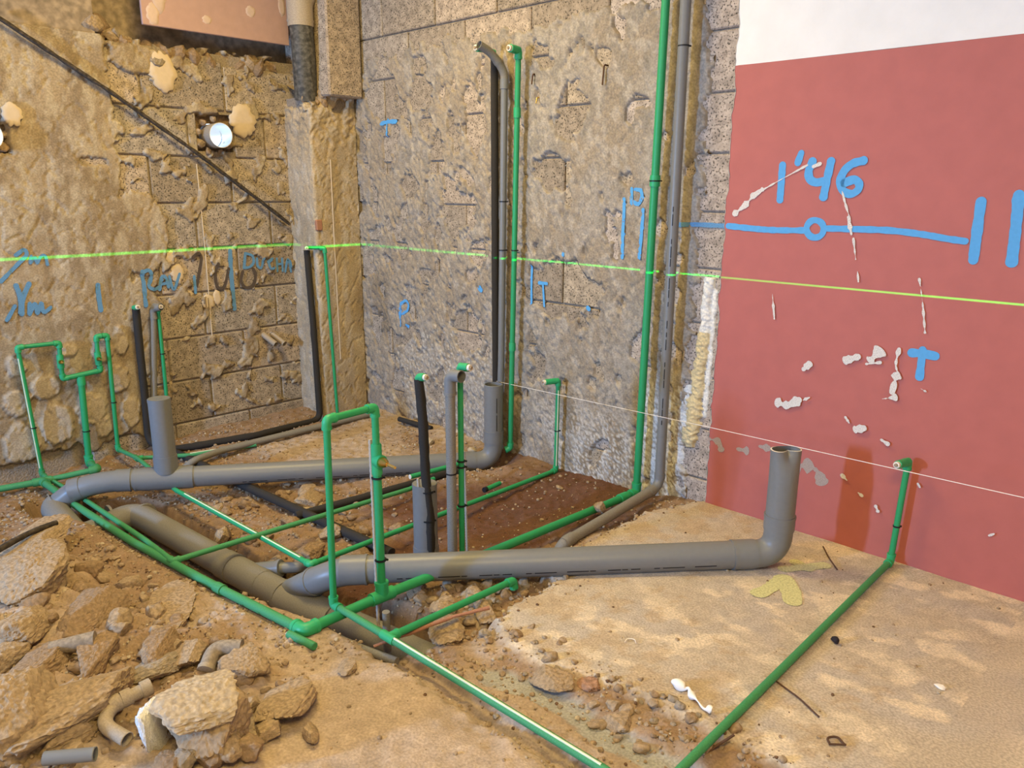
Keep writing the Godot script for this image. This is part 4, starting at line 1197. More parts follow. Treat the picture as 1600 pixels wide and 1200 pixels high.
# ------------------------------------------------------------------ the pilaster in the corner
func build_pilaster() -> void:
	var w := struct("wall_corner")
	slab(w, "masonry_core", Vector3(-0.40, -0.5, -0.05), Vector3(-0.022, 2.0, 0.318), M.mortar)
	var step := 0.0105
	var nu := int(0.66 / step)
	var nv := int(2.32 / step)
	var v := PackedVector3Array()
	var c := PackedColorArray()
	for j in nv:
		for i in nu:
			var t := i * step
			var h := -0.16 + j * step
			var b := nB.get_noise_2d(t + 90.0, h * 0.6)
			var d := 0.005 * nA.get_noise_2d(t * 2.0 + 60.0, h) + 0.0015 * b
			d -= 0.007 * sstep(0.58, 0.70, nR.get_noise_2d(t * 1.1 + 40.0, h * 0.6))
			# rough chopped zone near the top, and the crest
			var up_ := sstep(1.55, 1.95, h)
			d += up_ * (0.022 * nB.get_noise_2d(t * 1.5 + 11.0, h * 1.5) + 0.01 * nC.get_noise_2d(t, h))
			var crest := 2.06 + 0.05 * nB.get_noise_1d(t * 2.0) - 0.12 * sstep(0.1, 0.34, t)
			if h > crest:
				d -= minf((h - crest) * 2.2, 0.30)
			# a broken hole
			var hole := maxf(absf(t - 0.10 - 0.03 * sstep(1.95, 1.93, h)) - 0.035, absf(h - 1.955) - 0.035) + 0.012 * b
			d -= 0.09 * sstep(0.008, -0.006, hole)
			var p: Vector3
			var rr := 0.02
			if t < 0.34 - rr:
				p = Vector3(d, h, t)
			elif t > 0.34 + rr:
				p = Vector3(-(t - 0.34), h, 0.34 + d)
			else:
				var a := (t - 0.34 + rr) / (2.0 * rr) * PI * 0.5
				p = Vector3(-rr + cos(a) * (rr + d), h, 0.34 - rr + sin(a) * (rr + d))
			v.append(p)
			var a2 := nA.get_noise_2d(t * 2.0 + 33.0, h * 0.7)
			var col := Color(0.50, 0.395, 0.27).lerp(Color(0.43, 0.335, 0.225), sstep(-0.3, 0.3, a2))
			col = col.lerp(Color(0.56, 0.47, 0.36), sstep(0.1, 0.4, b) * 0.6)
			col = col.lerp(Color(0.52, 0.38, 0.22), sstep(0.0, 0.12, nB.get_noise_2d(t * 1.4 + 70.0, h * 0.9) + up_ * 0.3 - 0.1) * 0.5)
			var damp := sstep(0.10, 0.03, t) * sstep(0.40, 0.5, h) * sstep(0.95, 0.8, h)
			col = col.lerp(Color(0.27, 0.20, 0.13), damp * 0.55)
			var f := 1.0 + 0.10 * nC.get_noise_2d(t + 8.0, h) + 0.1 * b
			c.append(Color(col.r * f, col.g * f, col.b * f))
	put(w, "old_plaster", grid_mesh(nu, nv, v, c, PackedByteArray(), true), M.plaster)
	# the plastered column that goes on above it
	put(w, "upper_column", chamfer_box(Vector3(0.50, 1.22, 0.25), 0.01), M.block2, Vector3(-0.15, 2.61, 0.125))
	# hardened drip of filler
	put(w, "filler_drip", sweep(PackedVector3Array([Vector3(0.004, 1.62, 0.205), Vector3(0.006, 1.2, 0.208), Vector3(0.006, 0.55, 0.206), Vector3(0.006, 0.30, 0.204)]), 0.004, 8), M.dab)
	# fragment of red brick bedded in the plaster
	put(w, "brick_fragment", chamfer_box(Vector3(0.03, 0.07, 0.045), 0.006), M.brick_red, Vector3(-0.004, 1.207, 0.315))
	for i in 22:
		var t := rng.randf_range(0.02, 0.42)
		var r := rng.randf_range(0.02, 0.045)
		var at := Vector3(-0.02, 2.05 - 0.10 * sstep(0.1, 0.34, t) + rng.randf_range(-0.05, 0.03), t) if t < 0.33 else Vector3(-0.02 - (t - 0.33), 1.95 + rng.randf_range(-0.03, 0.04), 0.33)
		var o := put(w, "crest_lump", rock_mesh(300 + i % 6, 7), M["rock%d" % [0, 3, 1, 0][i % 4]], at)
		o.scale = Vector3(r, r * 0.8, r)
		o.rotation = Vector3(rng.randf() * 6.0, rng.randf() * 6.0, rng.randf() * 6.0)

# ------------------------------------------------------------------ pipes
func P(key: String, i: int) -> Vector3:
	return PATHS[key][i]

func drain_segment(parent: Node, pts: Array, r: float, m: Material, off: Vector3, bend := 0.09) -> void:
	put(parent, "pipe", sweep(rounded(pts, bend, 8), r, 28, off, false), m)

func socket(parent: Node, at: Vector3, dir: Vector3, r: float, len_: float, m: Material, off: Vector3) -> void:
	var so := ring(parent, "socket", at, dir, r * 1.07, len_, m, off)
	ring(so, "socket_rim", at + dir.normalized() * len_ * 0.48, dir, r * 1.10, 0.010, m, off)

# row of dark printed dashes along a pipe
func print_dashes(parent: Node, a: Vector3, b: Vector3, r: float, side: Vector3, t0: float, t1: float, n: int, off: Vector3) -> void:
	var d := (b - a).normalized()
	var s := (side - d * side.dot(d)).normalized()
	for i in n:
		if i % 4 == 3:
			continue
		var t := lerpf(t0, t1, float(i) / n)
		var o := put(parent, "print_dash", box_mesh(Vector3(0.0015, 0.004, 0.022 + 0.014 * (i % 3))), M.tie, a.lerp(b, t) + s * (r + 0.0001) - off)
		o.basis = Basis.looking_at(d, s).rotated(d, PI * 0.5)

func build_pipes() -> void:
	var R := 0.054
	# back drain: riser by the render, long run, tee with riser, bend down into the trench
	var p: Array = PATHS["drain_back"]
	var o: Vector3 = p[1]
	var t := thing("drain_pipe", "long grey back drain with an open elbow riser and a capped tee riser", "pipe", o)
	drain_segment(t, [p[0], p[1], p[2], p[3], p[4]], R, M.pvc, o, 0.10)
	var d1 := (p[2] - p[1]).normalized() as Vector3
	socket(t, p[1] + Vector3(0, 0.145, 0), Vector3.UP, R, 0.07, M.pvc, o)
	socket(t, p[1] + d1 * 0.15, d1, R, 0.07, M.pvc, o)
	socket(t, p[2] - d1 * 0.08, -d1, R, 0.07, M.pvc, o)
	socket(t, p[3] as Vector3, p[3] - p[2], R, 0.05, M.pvc, o)
	open_end(t, p[0], Vector3.UP, R, M.pvc, 0.15, o)
	var q: Array = PATHS["drain_back_tee"]
	put(t, "tee_riser", sweep(PackedVector3Array([q[0] + Vector3(0, 0.034, 0), q[0] + Vector3(0, 0.06, 0), q[1]]), R, 28, o), M.pvc)
	ring(t, "socket", q[0] + Vector3(0, 0.09, 0), Vector3.UP, R * 1.08, 0.07, M.pvc, o)
	ring(t, "tee_body", q[0] as Vector3, d1, R * 1.12, 0.25, M.pvc, o)
	put(t, "tee_flare", sweep(PackedVector3Array([q[0] + Vector3(0, 0.036, 0), q[0] + Vector3(0, 0.055, 0), q[0] + Vector3(0, 0.065, 0), q[0] + Vector3(0, 0.085, 0)]), [R * 1.06, R * 1.10, R * 1.10, R * 1.08], 28, o), M.pvc)
	socket(t, q[0] + d1 * 0.13, d1, R, 0.04, M.pvc, o)
	ring(t, "end_cap", q[1], Vector3.UP, R * 1.02, 0.02, M.pvc, o)
	ring(t, "cap_slot", q[1] + Vector3(0, 0.0095, 0), Vector3.UP, R * 0.30, 0.004, M.pvc, o)
	print_dashes(t, p[1], p[2], R, Vector3(0.6, -0.5, 0.6), 0.25, 0.72, 20, o)
	print_dashes(t, p[1], p[0], R, CAM_POS - p[1] + Vector3(0.8, 0, -1.2), 0.45, 0.95, 8, o)

	# main drain in the trench
	p = PATHS["drain_main"]
	o = p[0]
	R = 0.060
	t = thing("trench_drain", "thick grey main drain lying in the open trench with a branch to the front drain", "pipe", o)
	var chain := [PATHS["drain_back"][4], Vector3(0.31, -0.125, 2.13), Vector3(0.73, -0.145, 2.14), Vector3(0.58, -0.15, 1.84), p[4], p[5], p[6], p[7]]
	drain_segment(t, chain, R, M.pvc_dusty, o, 0.11)
	var dm: Vector3 = (p[5] - p[4]).normalized()
	ring(t, "socket", p[4] - dm * 0.02, dm, R * 1.08, 0.08, M.pvc_dusty, o)
	ring(t, "socket_rim", p[4] + dm * 0.02, dm, R * 1.12, 0.012, M.pvc_dusty, o)
	ring(t, "branch_body", p[4] + dm * 0.13, dm, R * 1.06, 0.20, M.pvc_dusty, o)
	ring(t, "socket_rim", p[5] as Vector3, dm, R * 1.14, 0.014, M.pvc_dusty, o)
	ring(t, "branch_body", p[5] + dm * 0.15, p[6] - p[5], R * 1.05, 0.28, M.pvc_dusty, o)
	ring(t, "socket_rim", Vector3(0.66, -0.152, 1.82), dm, R * 1.10, 0.012, M.pvc_dusty, o)
	ring(t, "socket_rim", Vector3(0.57, -0.149, 1.95), Vector3(0, 0, 1), R * 1.10, 0.012, M.pvc_dusty, o)
	q = PATHS["side_branch"]
	put(t, "side_socket", sweep(rounded([q[0], q[1]], 0.03), 0.034, 22, o), M.pvc, Vector3.ZERO)
	ring(t, "socket_rim", q[1] as Vector3, q[1] - q[0], 0.038, 0.014, M.pvc, o)
	put(t, "side_pipe", sweep(rounded([q[1], q[2], q[3]], 0.03), 0.024, 20, o), M.pvc, Vector3.ZERO)

	# front drain
	p = PATHS["drain_front"]
	R = 0.055
	o = p[3]
	t = thing("drain_pipe", "grey drain crossing to the red wall with a squeezed open riser", "pipe", o)
	q = PATHS["drain_front_riser"]
	put(t, "pipe", sweep(rounded([p[0], p[1], p[2], p[3], q[1] - Vector3(0, 0.12, 0)], 0.085, 10), R, 30, o), M.pvc)
	var df: Vector3 = (p[3] - p[2]).normalized()
	socket(t, p[2] + df * 0.02, df, R, 0.10, M.pvc, o)
	socket(t, p[3] - df * 0.13, -df, R, 0.09, M.pvc, o)
	socket(t, p[3] + Vector3(0, 0.13, 0), Vector3.UP, R, 0.06, M.pvc, o)
	ring(t, "socket_rim", (p[0] as Vector3).lerp(p[1], 0.75), p[1] - p[0], R * 1.09, 0.012, M.pvc, o)
	squeezed_top(t, q[1] - Vector3(0, 0.12, 0), 0.12, R, o)
	print_dashes(t, p[2], p[3], R, Vector3(0.7, -0.35, 0.7), 0.12, 0.86, 30, o)

	# stub drain in the middle
	p = PATHS["stub_mid"]
	o = p[0]
	t = thing("drain_stub", "short wide grey drain stub standing behind the foam riser", "pipe", o)
	put(t, "pipe", sweep(PackedVector3Array([p[0], p[1]]), 0.052, 28, o), M.pvc)
	ring(t, "end_cap", p[1] as Vector3, Vector3.UP, 0.0535, 0.012, M.pvc, o)
	ring(t, "socket", p[0] + Vector3(0, 0.02, 0), Vector3.UP, 0.056, 0.06, M.pvc, o)

	# slim waste riser with an open elbow
	p = PATHS["waste_riser"]
	o = p[0]
	t = thing("waste_pipe", "slim grey waste riser with an open elbow between foam riser and green riser", "pipe", o)
	var out_dir := Vector3(1.0, 0.06, -0.08).normalized()
	var tip: Vector3 = p[1] + out_dir * 0.06
	put(t, "pipe", sweep(PackedVector3Array([p[0], p[1] - Vector3(0, 0.05, 0)]), 0.0205, 22, o), M.pvc_dusty)
	put(t, "elbow", sweep(rounded([p[1] - Vector3(0, 0.075, 0), p[1], tip], 0.035, 8), 0.024, 22, o, false), M.pvc)
	ring(t, "collar", p[1] - Vector3(0, 0.075, 0), Vector3.UP, 0.026, 0.012, M.pvc_dusty, o)
	open_end(t, tip, out_dir, 0.0245, M.pvc, 0.05, o)
	tie(t, p[0] + Vector3(0, 0.36, 0), Vector3.UP, 0.0205, o)

	# green riser beside it, with its stake
	p = PATHS["green_riser_mid"]
	o = p[0]
	t = thing("water_pipe", "green water riser tied to a steel stake beside the slim waste riser", "pipe", o)
	put(t, "pipe", sweep(PackedVector3Array([p[0], p[1]]), 0.0118, 16, o), M.green)
	tip = p[1] + out_dir * 0.045
	elbow(t, p[0], p[1], tip, 0.0118, M.green_fit, o)
	put(t, "outlet", sweep(PackedVector3Array([p[1], tip]), 0.0165, 16, o), M.green_fit)
	plug_end(t, tip, out_dir, 0.0125, o)
	for h in [0.33, 0.355, 0.16]:
		tie(t, p[0] + Vector3(0, h + 0.05, 0), Vector3.UP, 0.016, o)
	stake("steel_stake", "rusty ribbed steel stake tied to the green water riser", PATHS["rebar_green"][0], PATHS["rebar_green"][1])

	# foam-wrapped riser in the middle
	p = PATHS["foam_mid"]
	o = p[0]
	t = thing("insulated_pipe", "black foam wrapped riser standing before the short drain stub", "pipe", o)
	put(t, "foam_sleeve", sweep(rounded([p[0] - Vector3(0, 0.05, 0), p[0] + Vector3(0.002, 0.10, 0), p[1], (p[1] as Vector3).lerp(p[2], 0.5) + Vector3(0.004, 0, -0.004), p[2]], 0.08, 8), 0.0205, 22, o, true, false, 0.005), M.foam_black)
	tip = p[2] + Vector3(0.036, 0.012, -0.002)
	put(t, "outlet", sweep(rounded([p[2] - Vector3(0, 0.02, 0), p[2] + Vector3(0, 0.008, 0), tip], 0.02), 0.0165, 16, o), M.green_fit)
	plug_end(t, tip, Vector3(1.0, 0.1, 0.0), 0.0125, o)
	tie(t, p[0] + Vector3(-0.003, 0.24, 0.004), Vector3.UP, 0.024, o)
	tie(t, p[0] + Vector3(-0.003, 0.11, 0.004), Vector3.UP, 0.024, o)
	stake("steel_stake", "rusty ribbed steel stake tied to the foam wrapped riser", Vector3(2.095, -0.12, 1.202), Vector3(2.078, 0.27, 1.21))

	# valve loop with its long run towards the open floor
	p = PATHS["valve_loop"]
	o = p[0]
	var r := 0.0122
	t = thing("water_pipe", "green water pipe loop with a brass valve, running on along the floor groove", "pipe", o)
	put(t, "pipe", sweep(PackedVector3Array([p[0], Vector3(p[0].x, PATHS["valve_at"][0].y, p[0].z)]), r * 1.25, 16, o), M.green)
	var va: Vector3 = PATHS["valve_at"][0]
	put(t, "pipe", sweep(PackedVector3Array([va, p[1]]), r * 1.05, 16, o), M.green)
	put(t, "pipe", sweep(PackedVector3Array([p[1], p[2]]), r, 16, o), M.green)
	put(t, "pipe", sweep(PackedVector3Array([p[2], p[3]]), r, 16, o), M.green)
	put(t, "pipe", sweep(PackedVector3Array([p[3], p[4], p[5], p[6]]), r * 1.05, 16, o), M.green_dusty)
	elbow(t, p[0], p[1], p[2], r, M.green_fit, o)
	elbow(t, p[1], p[2], p[3], r, M.green_fit, o)
	elbow(t, p[2], p[3], p[4], r, M.green_fit, o)
	tee(t, p[4], p[5] - p[3], PATHS["valve_side"][1] - p[4], r, M.green_fit, o)
	put(t, "pipe", sweep(PackedVector3Array([PATHS["valve_side"][0], PATHS["valve_side"][1]]), r * 1.05, 16, o), M.green)
	var ve: Vector3 = PATHS["valve_side"][1]
	elbow(t, PATHS["valve_side"][0], ve, ve + Vector3(0, -0.2, -0.02), r, M.green_fit, o)
	put(t, "stripe", sweep(PackedVector3Array([p[4] + Vector3(0.03, r * 0.9, 0.002), p[5] + Vector3(0, r * 0.9, 0.002)]), 0.0042, 8, o), M.stripe)
	put(t, "valve_body", sweep(PackedVector3Array([va - Vector3(0, 0.055, 0), va - Vector3(0, 0.05, 0), va + Vector3(0, 0.055, 0), va + Vector3(0, 0.06, 0)]), [r * 1.3, r * 1.55, r * 1.55, r * 1.3], 18, o), M.green_fit)
	brass(t, va, Vector3(1.0, -0.05, -0.05), 0.019, o)
	tie(t, va - Vector3(0, 0.065, 0), Vector3.UP, r * 1.6, o)
	tie(t, p[0] + Vector3(0, 0.145, 0), Vector3.UP, r * 1.6, o)
	stake("steel_stake", "rusty ribbed steel stake tied to the valve riser", Vector3(2.342, -0.12, 1.624), Vector3(2.340, 0.60, 1.626))

	# thick green main: riser on the render, floor run, long run beside the trench
	p = PATHS["green_main"]
	o = p[1]
	r = 0.0185
	t = thing("water_main", "thick green water main rising on the render and running along the trench", "pipe", o)
	put(t, "riser", sweep(PackedVector3Array([p[0] + Vector3(0.038, 0.9, 0), p[0], p[1]]), r, 18, o), M.green)
	put(t, "pipe", sweep(PackedVector3Array([p[1], p[2], p[3], p[4]]), r, 18, o), M.green)
	put(t, "pipe", sweep(PackedVector3Array([p[4]] + PATHS["green_main_mid"] + [p[5]]), r * 0.92, 18, o), M.green_dusty)
	put(t, "pipe", sweep(PackedVector3Array([p[5], p[6], p[7]]), r * 0.95, 18, o), M.green_dusty)
	elbow(t, p[0], p[1], p[2], r, M.green_fit, o, 1.25)
	elbow(t, p[3], p[4], p[5], r, M.green_fit, o, 1.3)
	tee(t, p[3], p[4] - p[2], Vector3.UP, r, M.green_fit, o)
	tee(t, p[5], p[6] - p[5], p[4] - p[5], r * 0.95, M.green_dusty, o)
	ring(t, "coupling", (p[1] as Vector3).lerp(p[2], 0.12), p[2] - p[1], r * 1.3, 0.06, M.green_fit, o)
	ring(t, "coupling", (p[0] as Vector3).lerp(p[1], 0.34), p[1] - p[0], r * 1.28, 0.05, M.green_fit, o)
	ring(t, "coupling", PATHS["green_main_mid"][0], p[4] - PATHS["green_main_mid"][1], r * 1.15, 0.05, M.green_dusty, o)
	tie(t, (p[0] as Vector3).lerp(p[1], 0.34), Vector3.UP, r * 1.3, o)

	# long thin line: outlet on the render, floor, mixer loop on the block wall, back along the trench
	p = PATHS["green_long"]
	o = p[3]
	r = 0.0118
	t = thing("water_pipe", "thin green water line from a plugged wall outlet to the mixer loop on plaster", "pipe", o)
	for i in p.size() - 1:
		if i == 0:
			put(t, "outlet", sweep(PackedVector3Array([p[1], p[0]]), r * 1.35, 16, o), M.green_fit)
			continue
		if i == 15:
			put(t, "pipe", sweep(PackedVector3Array([p[15]] + PATHS["green_long_mid"] + [p[16]]), r, 16, o), M.green_dusty)
			continue
		var mm: Material = M.green_dusty if i in [4, 5, 15, 16] else M.green
		put(t, "pipe", sweep(PackedVector3Array([p[i], p[i + 1]]), r * (1.25 if i == 10 else 1.0), 16, o), mm)
	plug_end(t, p[0], p[0] - p[1], r, o)
	for i in [1, 2, 3, 6, 7, 8, 10, 11, 13, 14, 15, 16]:
		elbow(t, p[i - 1], p[i], p[i + 1], r, M.green_fit if i < 15 else M.green_dusty, o, 1.3, 1.9)
	for i in [9, 12]:
		ring(t, "valve_body", p[i] as Vector3, p[i + 1] - p[i - 1], r * 1.5, 0.075, M.green_fit, o)
		brass(t, p[i], Vector3(0.95, 0.05, 0.1), 0.013, o)
	for i in [4, 14]:
		var a: Vector3 = p[i]
		var b: Vector3 = p[i + 1] if i == 14 else p[3]
		var side := Vector3(0.3, 0.9, 0.25) if i == 4 else Vector3(0.6, 0, 0.7)
		side = side.normalized() * r * 0.85
		put(t, "stripe", sweep(PackedVector3Array([a.lerp(b, 0.08) + side, a.lerp(b, 0.94) + side]), 0.0038, 8, o), M.stripe)
	var s1: Vector3 = (p[1] as Vector3).lerp(p[2], 0.1)
	put(t, "stripe", sweep(PackedVector3Array([s1 + Vector3(0.009, 0, 0.006), (p[2] as Vector3) + Vector3(0.009, 0.03, 0.006)]), 0.0034, 8, o), M.stripe)
	for f in [[1, 2, 0.55], [6, 7, 0.42], [14, 15, 0.62], [7, 6, 0.03]]:
		tie(t, (p[f[0]] as Vector3).lerp(p[f[1]], f[2]), Vector3.UP, r, o)

	# thick stem under the mixer loop
	p = PATHS["green_stem"]
	o = p[1]
	r = 0.0175
	t = thing("water_pipe", "thick green stem pipe dropping from the mixer loop to the trench", "pipe", o)
	put(t, "pipe", sweep(PackedVector3Array([p[0], p[1]]), r, 18, o), M.green)
	put(t, "pipe", sweep(PackedVector3Array([p[1], p[2]]), r, 18, o), M.green_dusty)
	put(t, "pipe", sweep(PackedVector3Array([p[2], p[3]]), r * 0.9, 18, o), M.green_dusty)
	elbow(t, p[0], p[1], p[2], r, M.green_fit, o, 1.3, 2.0)
	elbow(t, p[1], p[2], p[3], r, M.green_dusty, o, 1.3, 2.0)
	ring(t, "coupling", p[0] - Vector3(0, 0.01, 0), Vector3.UP, r * 1.25, 0.05, M.green_fit, o)
	tie(t, (p[0] as Vector3).lerp(p[1], 0.62), Vector3.UP, r, o)

	# short run from that line along the foot of the block wall
	p = PATHS["green_ground"]
	o = p[0]
	t = thing("water_pipe", "dusty green pipe on the soil between the capped drain riser and the blocks", "pipe", o)
	put(t, "pipe", sweep(rounded([p[0], p[1], p[2]], 0.04), 0.0118, 14, o), M.green_dusty)
	tee(t, p[0], Vector3(0.6, 0, 0.05), p[1] - p[0], 0.0115, M.green_fit, o)
	put(t, "stripe", sweep(PackedVector3Array([p[1] + Vector3(0, 0.0105, 0), p[2] + Vector3(0, 0.0105, 0)]), 0.0035, 8, o), M.stripe)

	# green wall riser with plugged outlet, beside the foam and waste on the render
	p = PATHS["green_wall"]
	o = p[0]
	r = 0.0148
	t = thing("water_pipe", "tall green riser on the render with a plugged outlet at its top", "pipe", o)
	put(t, "pipe", sweep(PackedVector3Array([p[0], p[1]]), r, 16, o), M.green)
	put(t, "outlet", sweep(PackedVector3Array([p[1], p[2]]), r * 1.35, 16, o), M.green_fit)
	elbow(t, p[0], p[1], p[2], r, M.green_fit, o)
	plug_end(t, p[2], Vector3(0, 0, 1), r, o)
	elbow(t, p[1], p[0], p[0] + Vector3(-0.03, -0.02, 0.05), r, M.green_fit, o, 1.25, 1.8)
	ring(t, "coupling", (p[0] as Vector3).lerp(p[1], 0.86), Vector3.UP, r * 1.3, 0.05, M.green_fit, o)
	ring(t, "coupling", (p[0] as Vector3).lerp(p[1], 0.28), Vector3.UP, r * 1.28, 0.045, M.green_fit, o)
	tie(t, (p[0] as Vector3).lerp(p[1], 0.53), Vector3.UP, r, o)

	p = PATHS["foam_wall"]
	o = p[0]
	t = thing("insulated_pipe", "tall black foam wrapped pipe clipped to the old render", "pipe", o)
	put(t, "foam_sleeve", sweep(rounded([p[0] - Vector3(0, 0.2, 0), p[1], p[2]], 0.1), 0.0205, 20, o, true, false, 0.003), M.foam_black)
	q = PATHS["foam_wall_stub"]
	var fs: Vector3 = q[0]
	put(t, "outlet", sweep(PackedVector3Array([fs, fs + Vector3(0.004, 0.004, 0.07), fs + Vector3(0.006, 0.006, 0.13)]), [0.014, 0.014, 0.019], 16, o), M.green_fit)
	plug_end(t, fs + Vector3(0.006, 0.006, 0.13), Vector3(0, 0, 1), 0.014, o)
	ring(t, "tape", (p[1] as Vector3).lerp(p[2], 0.25), Vector3.UP, 0.0215, 0.01, M.tie, o)
	ring(t, "tape", (p[0] as Vector3).lerp(p[1], 0.15), Vector3.UP, 0.0215, 0.01, M.tie, o)

	p = PATHS["wall_waste"]
	o = p[0]
	t = thing("waste_pipe", "tall thin grey waste pipe on the render with a bent open top", "pipe", o)
	put(t, "pipe", sweep(PackedVector3Array([p[0] - Vector3(0, 0.2, 0), p[1], p[2]]), 0.019, 22, o), M.pvc)
	var wt: Vector3 = p[2] + Vector3(-0.02, 0.085, 0.075)
	var wt2: Vector3 = wt + Vector3(-0.012, 0.03, 0.075)
	put(t, "bend", sweep(rounded([p[2] - Vector3(0, 0.06, 0), p[2], wt, wt2], 0.05, 8), 0.0215, 22, o, false), M.pvc_dusty)
	ring(t, "collar", p[2] - Vector3(0, 0.06, 0), Vector3.UP, 0.0235, 0.05, M.pvc, o)
	ring(t, "collar", (p[2] as Vector3).lerp(wt, 0.55), wt - p[2], 0.0235, 0.02, M.pvc_dusty, o)
	open_end(t, wt2, wt2 - wt, 0.022, M.pvc_dusty, 0.05, o)
	for h in [0.40, 0.57]:
		tie(t, (p[1] as Vector3).lerp(p[2], h), Vector3.UP, 0.019, o)

	p = PATHS["waste_right"]
	o = p[1]
	t = thing("waste_pipe", "thick grey waste pipe dropping beside the green main and turning along the soil", "pipe", o)
	put(t, "pipe", sweep(rounded([p[0] + Vector3(0, 0.95, 0), p[1], p[2]], 0.06, 10), 0.0235, 24, o), M.pvc)
	ring(t, "collar", p[1] + Vector3(0, 0.055, 0), Vector3.UP, 0.0262, 0.03, M.pvc, o)
	ring(t, "collar", p[1] + (p[2] - p[1]) * 0.10, p[2] - p[1], 0.0262, 0.04, M.pvc_dusty, o)
	var gd: Vector3 = (p[2] - p[1]).normalized()
	put(t, "floor_pipe", sweep(PackedVector3Array([p[1] + gd * 0.08, p[2]]), 0.0238, 24, o), M.pvc_dusty)
	put(t, "elbow", sweep(rounded([p[2] - gd * 0.06, p[2], p[2] + Vector3(-0.03, -0.12, 0.04)], 0.04), 0.028, 22, o), M.pvc_dusty)
	tie(t, p[1] + Vector3(0, 2.0, 0), Vector3.UP, 0.0235, o)
	print_dashes(t, p[1], p[0], 0.0235, Vector3(0.35, 0, 0.9), 0.15, 0.62, 22, o)

	# green pipe at the red wall
	p = PATHS["green_red"]
	o = p[2]
	r = 0.0118
	t = thing("water_pipe", "green water pipe with a plugged outlet on the red wall, crossing the concrete", "pipe", o)
	put(t, "outlet", sweep(PackedVector3Array([p[1], p[0]]), r * 1.35, 16, o), M.green_fit)
	put(t, "pipe", sweep(PackedVector3Array([p[1], p[2]]), r, 16, o), M.green)
	put(t, "pipe", sweep(PackedVector3Array([p[2], p[3], p[4]]), r * 1.05, 16, o), M.green_dusty)
	elbow(t, p[0], p[1], p[2], r, M.green_fit, o)
	elbow(t, p[1], p[2], p[3], r, M.green_fit, o)
	plug_end(t, p[0], p[0] - p[1], r, o)
	tie(t, (p[1] as Vector3).lerp(p[2], 0.64), Vector3.UP, r, o)

	# pair on the pilaster
	p = PATHS["pil_green"]
	o = p[0]
	t = thing("water_pipe", "thin green riser on the plastered pilaster", "pipe", o)
	put(t, "pipe", sweep(PackedVector3Array([p[0] - Vector3(0, 0.03, 0), p[1]]), 0.0105, 14, o), M.green)
	q = PATHS["pil_stub"]
	put(t, "cross_pipe", sweep(PackedVector3Array([p[1] + Vector3(0, 0.005, 0), q[1]]), 0.0115, 14, o), M.green)
	elbow(t, p[0], p[1], q[1], 0.0105, M.green_fit, o, 1.4)
	plug_end(t, q[1] + Vector3(0.02, 0.0, 0.012), Vector3(0.8, 0, 0.5), 0.011, o)
	p = PATHS["pil_foam"]
	o = p[2]
	t = thing("insulated_pipe", "black foam wrapped riser beside the pilaster bending along the soil", "pipe", o)
	q = PATHS["foam_ground"]
	put(t, "foam_sleeve", sweep(rounded([p[0], p[1], p[2], q[1], q[2], q[3]], 0.07, 8), 0.021, 20, o, true, false, 0.004), M.foam_black)

	# trio on the blocks
	p = PATHS["left_foam"]
	o = p[2]
	t = thing("insulated_pipe", "black foam wrapped pipe from the block wall crossing the dug floor", "pipe", o)
	put(t, "foam_sleeve", sweep(rounded([p[0], p[1], p[2], p[3], p[4], p[5], p[6]], 0.07, 8), 0.0215, 20, o, true, false, 0.004), M.foam_black)
	put(t, "outlet", sweep(PackedVector3Array([p[0] + Vector3(0.0, 0.005, 0.01), p[0] + Vector3(0.035, 0.012, 0.004)]), 0.015, 16, o), M.green_fit)
	plug_end(t, p[0] + Vector3(0.035, 0.012, 0.004), Vector3(1, 0.1, 0), 0.0125, o)
	p = PATHS["left_waste"]
	o = p[1]
	t = thing("waste_pipe", "thin grey waste riser on the blocks with an open elbow", "pipe", o)
	put(t, "pipe", sweep(rounded([p[0] - Vector3(0, 0.04, 0), p[1], p[2]], 0.05), 0.0185, 20, o), M.pvc_dusty)
	tip = p[0] + Vector3(0.05, 0.012, -0.03)
	put(t, "elbow", sweep(rounded([p[0] - Vector3(0, 0.055, 0), p[0], tip], 0.03, 8), 0.0215, 20, o, false), M.pvc_dusty)
	open_end(t, tip, Vector3(0.05, 0.0, -0.02), 0.022, M.pvc_dusty, 0.05, o)
	ring(t, "collar", p[0] - Vector3(0, 0.055, 0), Vector3.UP, 0.0235, 0.015, M.pvc_dusty, o)
	p = PATHS["left_green"]
	o = p[2]
	t = thing("water_pipe", "thin green riser on the blocks beside the open waste elbow", "pipe", o)
	put(t, "pipe", sweep(PackedVector3Array([p[0], p[1], p[2]]), 0.0112, 14, o), M.green)
	tip = p[0] + Vector3(0.04, 0.008, 0.0)
	elbow(t, p[1], p[0], tip, 0.0112, M.green_fit, o)
	plug_end(t, tip, Vector3(1, 0.1, 0), 0.0125, o)
	tie(t, (p[0] as Vector3).lerp(p[1], 0.6), Vector3.UP, 0.0112, o)

	p = PATHS["foam_cross"]
	t = thing("insulated_pipe", "black foam wrapped pipe on the soil under the back drain", "pipe", p[0])
	put(t, "foam_sleeve", sweep(rounded([p[0], p[1], p[2], p[3]], 0.08), 0.0185, 18, p[0], true, false, 0.004), M.foam_black)
	p = PATHS["waste_ground"]
	t = thing("waste_pipe", "dusty grey waste pipe lying along the foot of the block wall", "pipe", p[0])
	put(t, "pipe", sweep(rounded([p[0] + Vector3(-0.02, -0.04, 0.05), p[0], p[1], p[2], p[3]], 0.06), 0.0195, 20, p[0]), M.pvc_dusty)
	ring(t, "collar", p[1] as Vector3, p[2] - p[1], 0.022, 0.03, M.pvc_dusty, p[0])
	p = PATHS["white_end"]
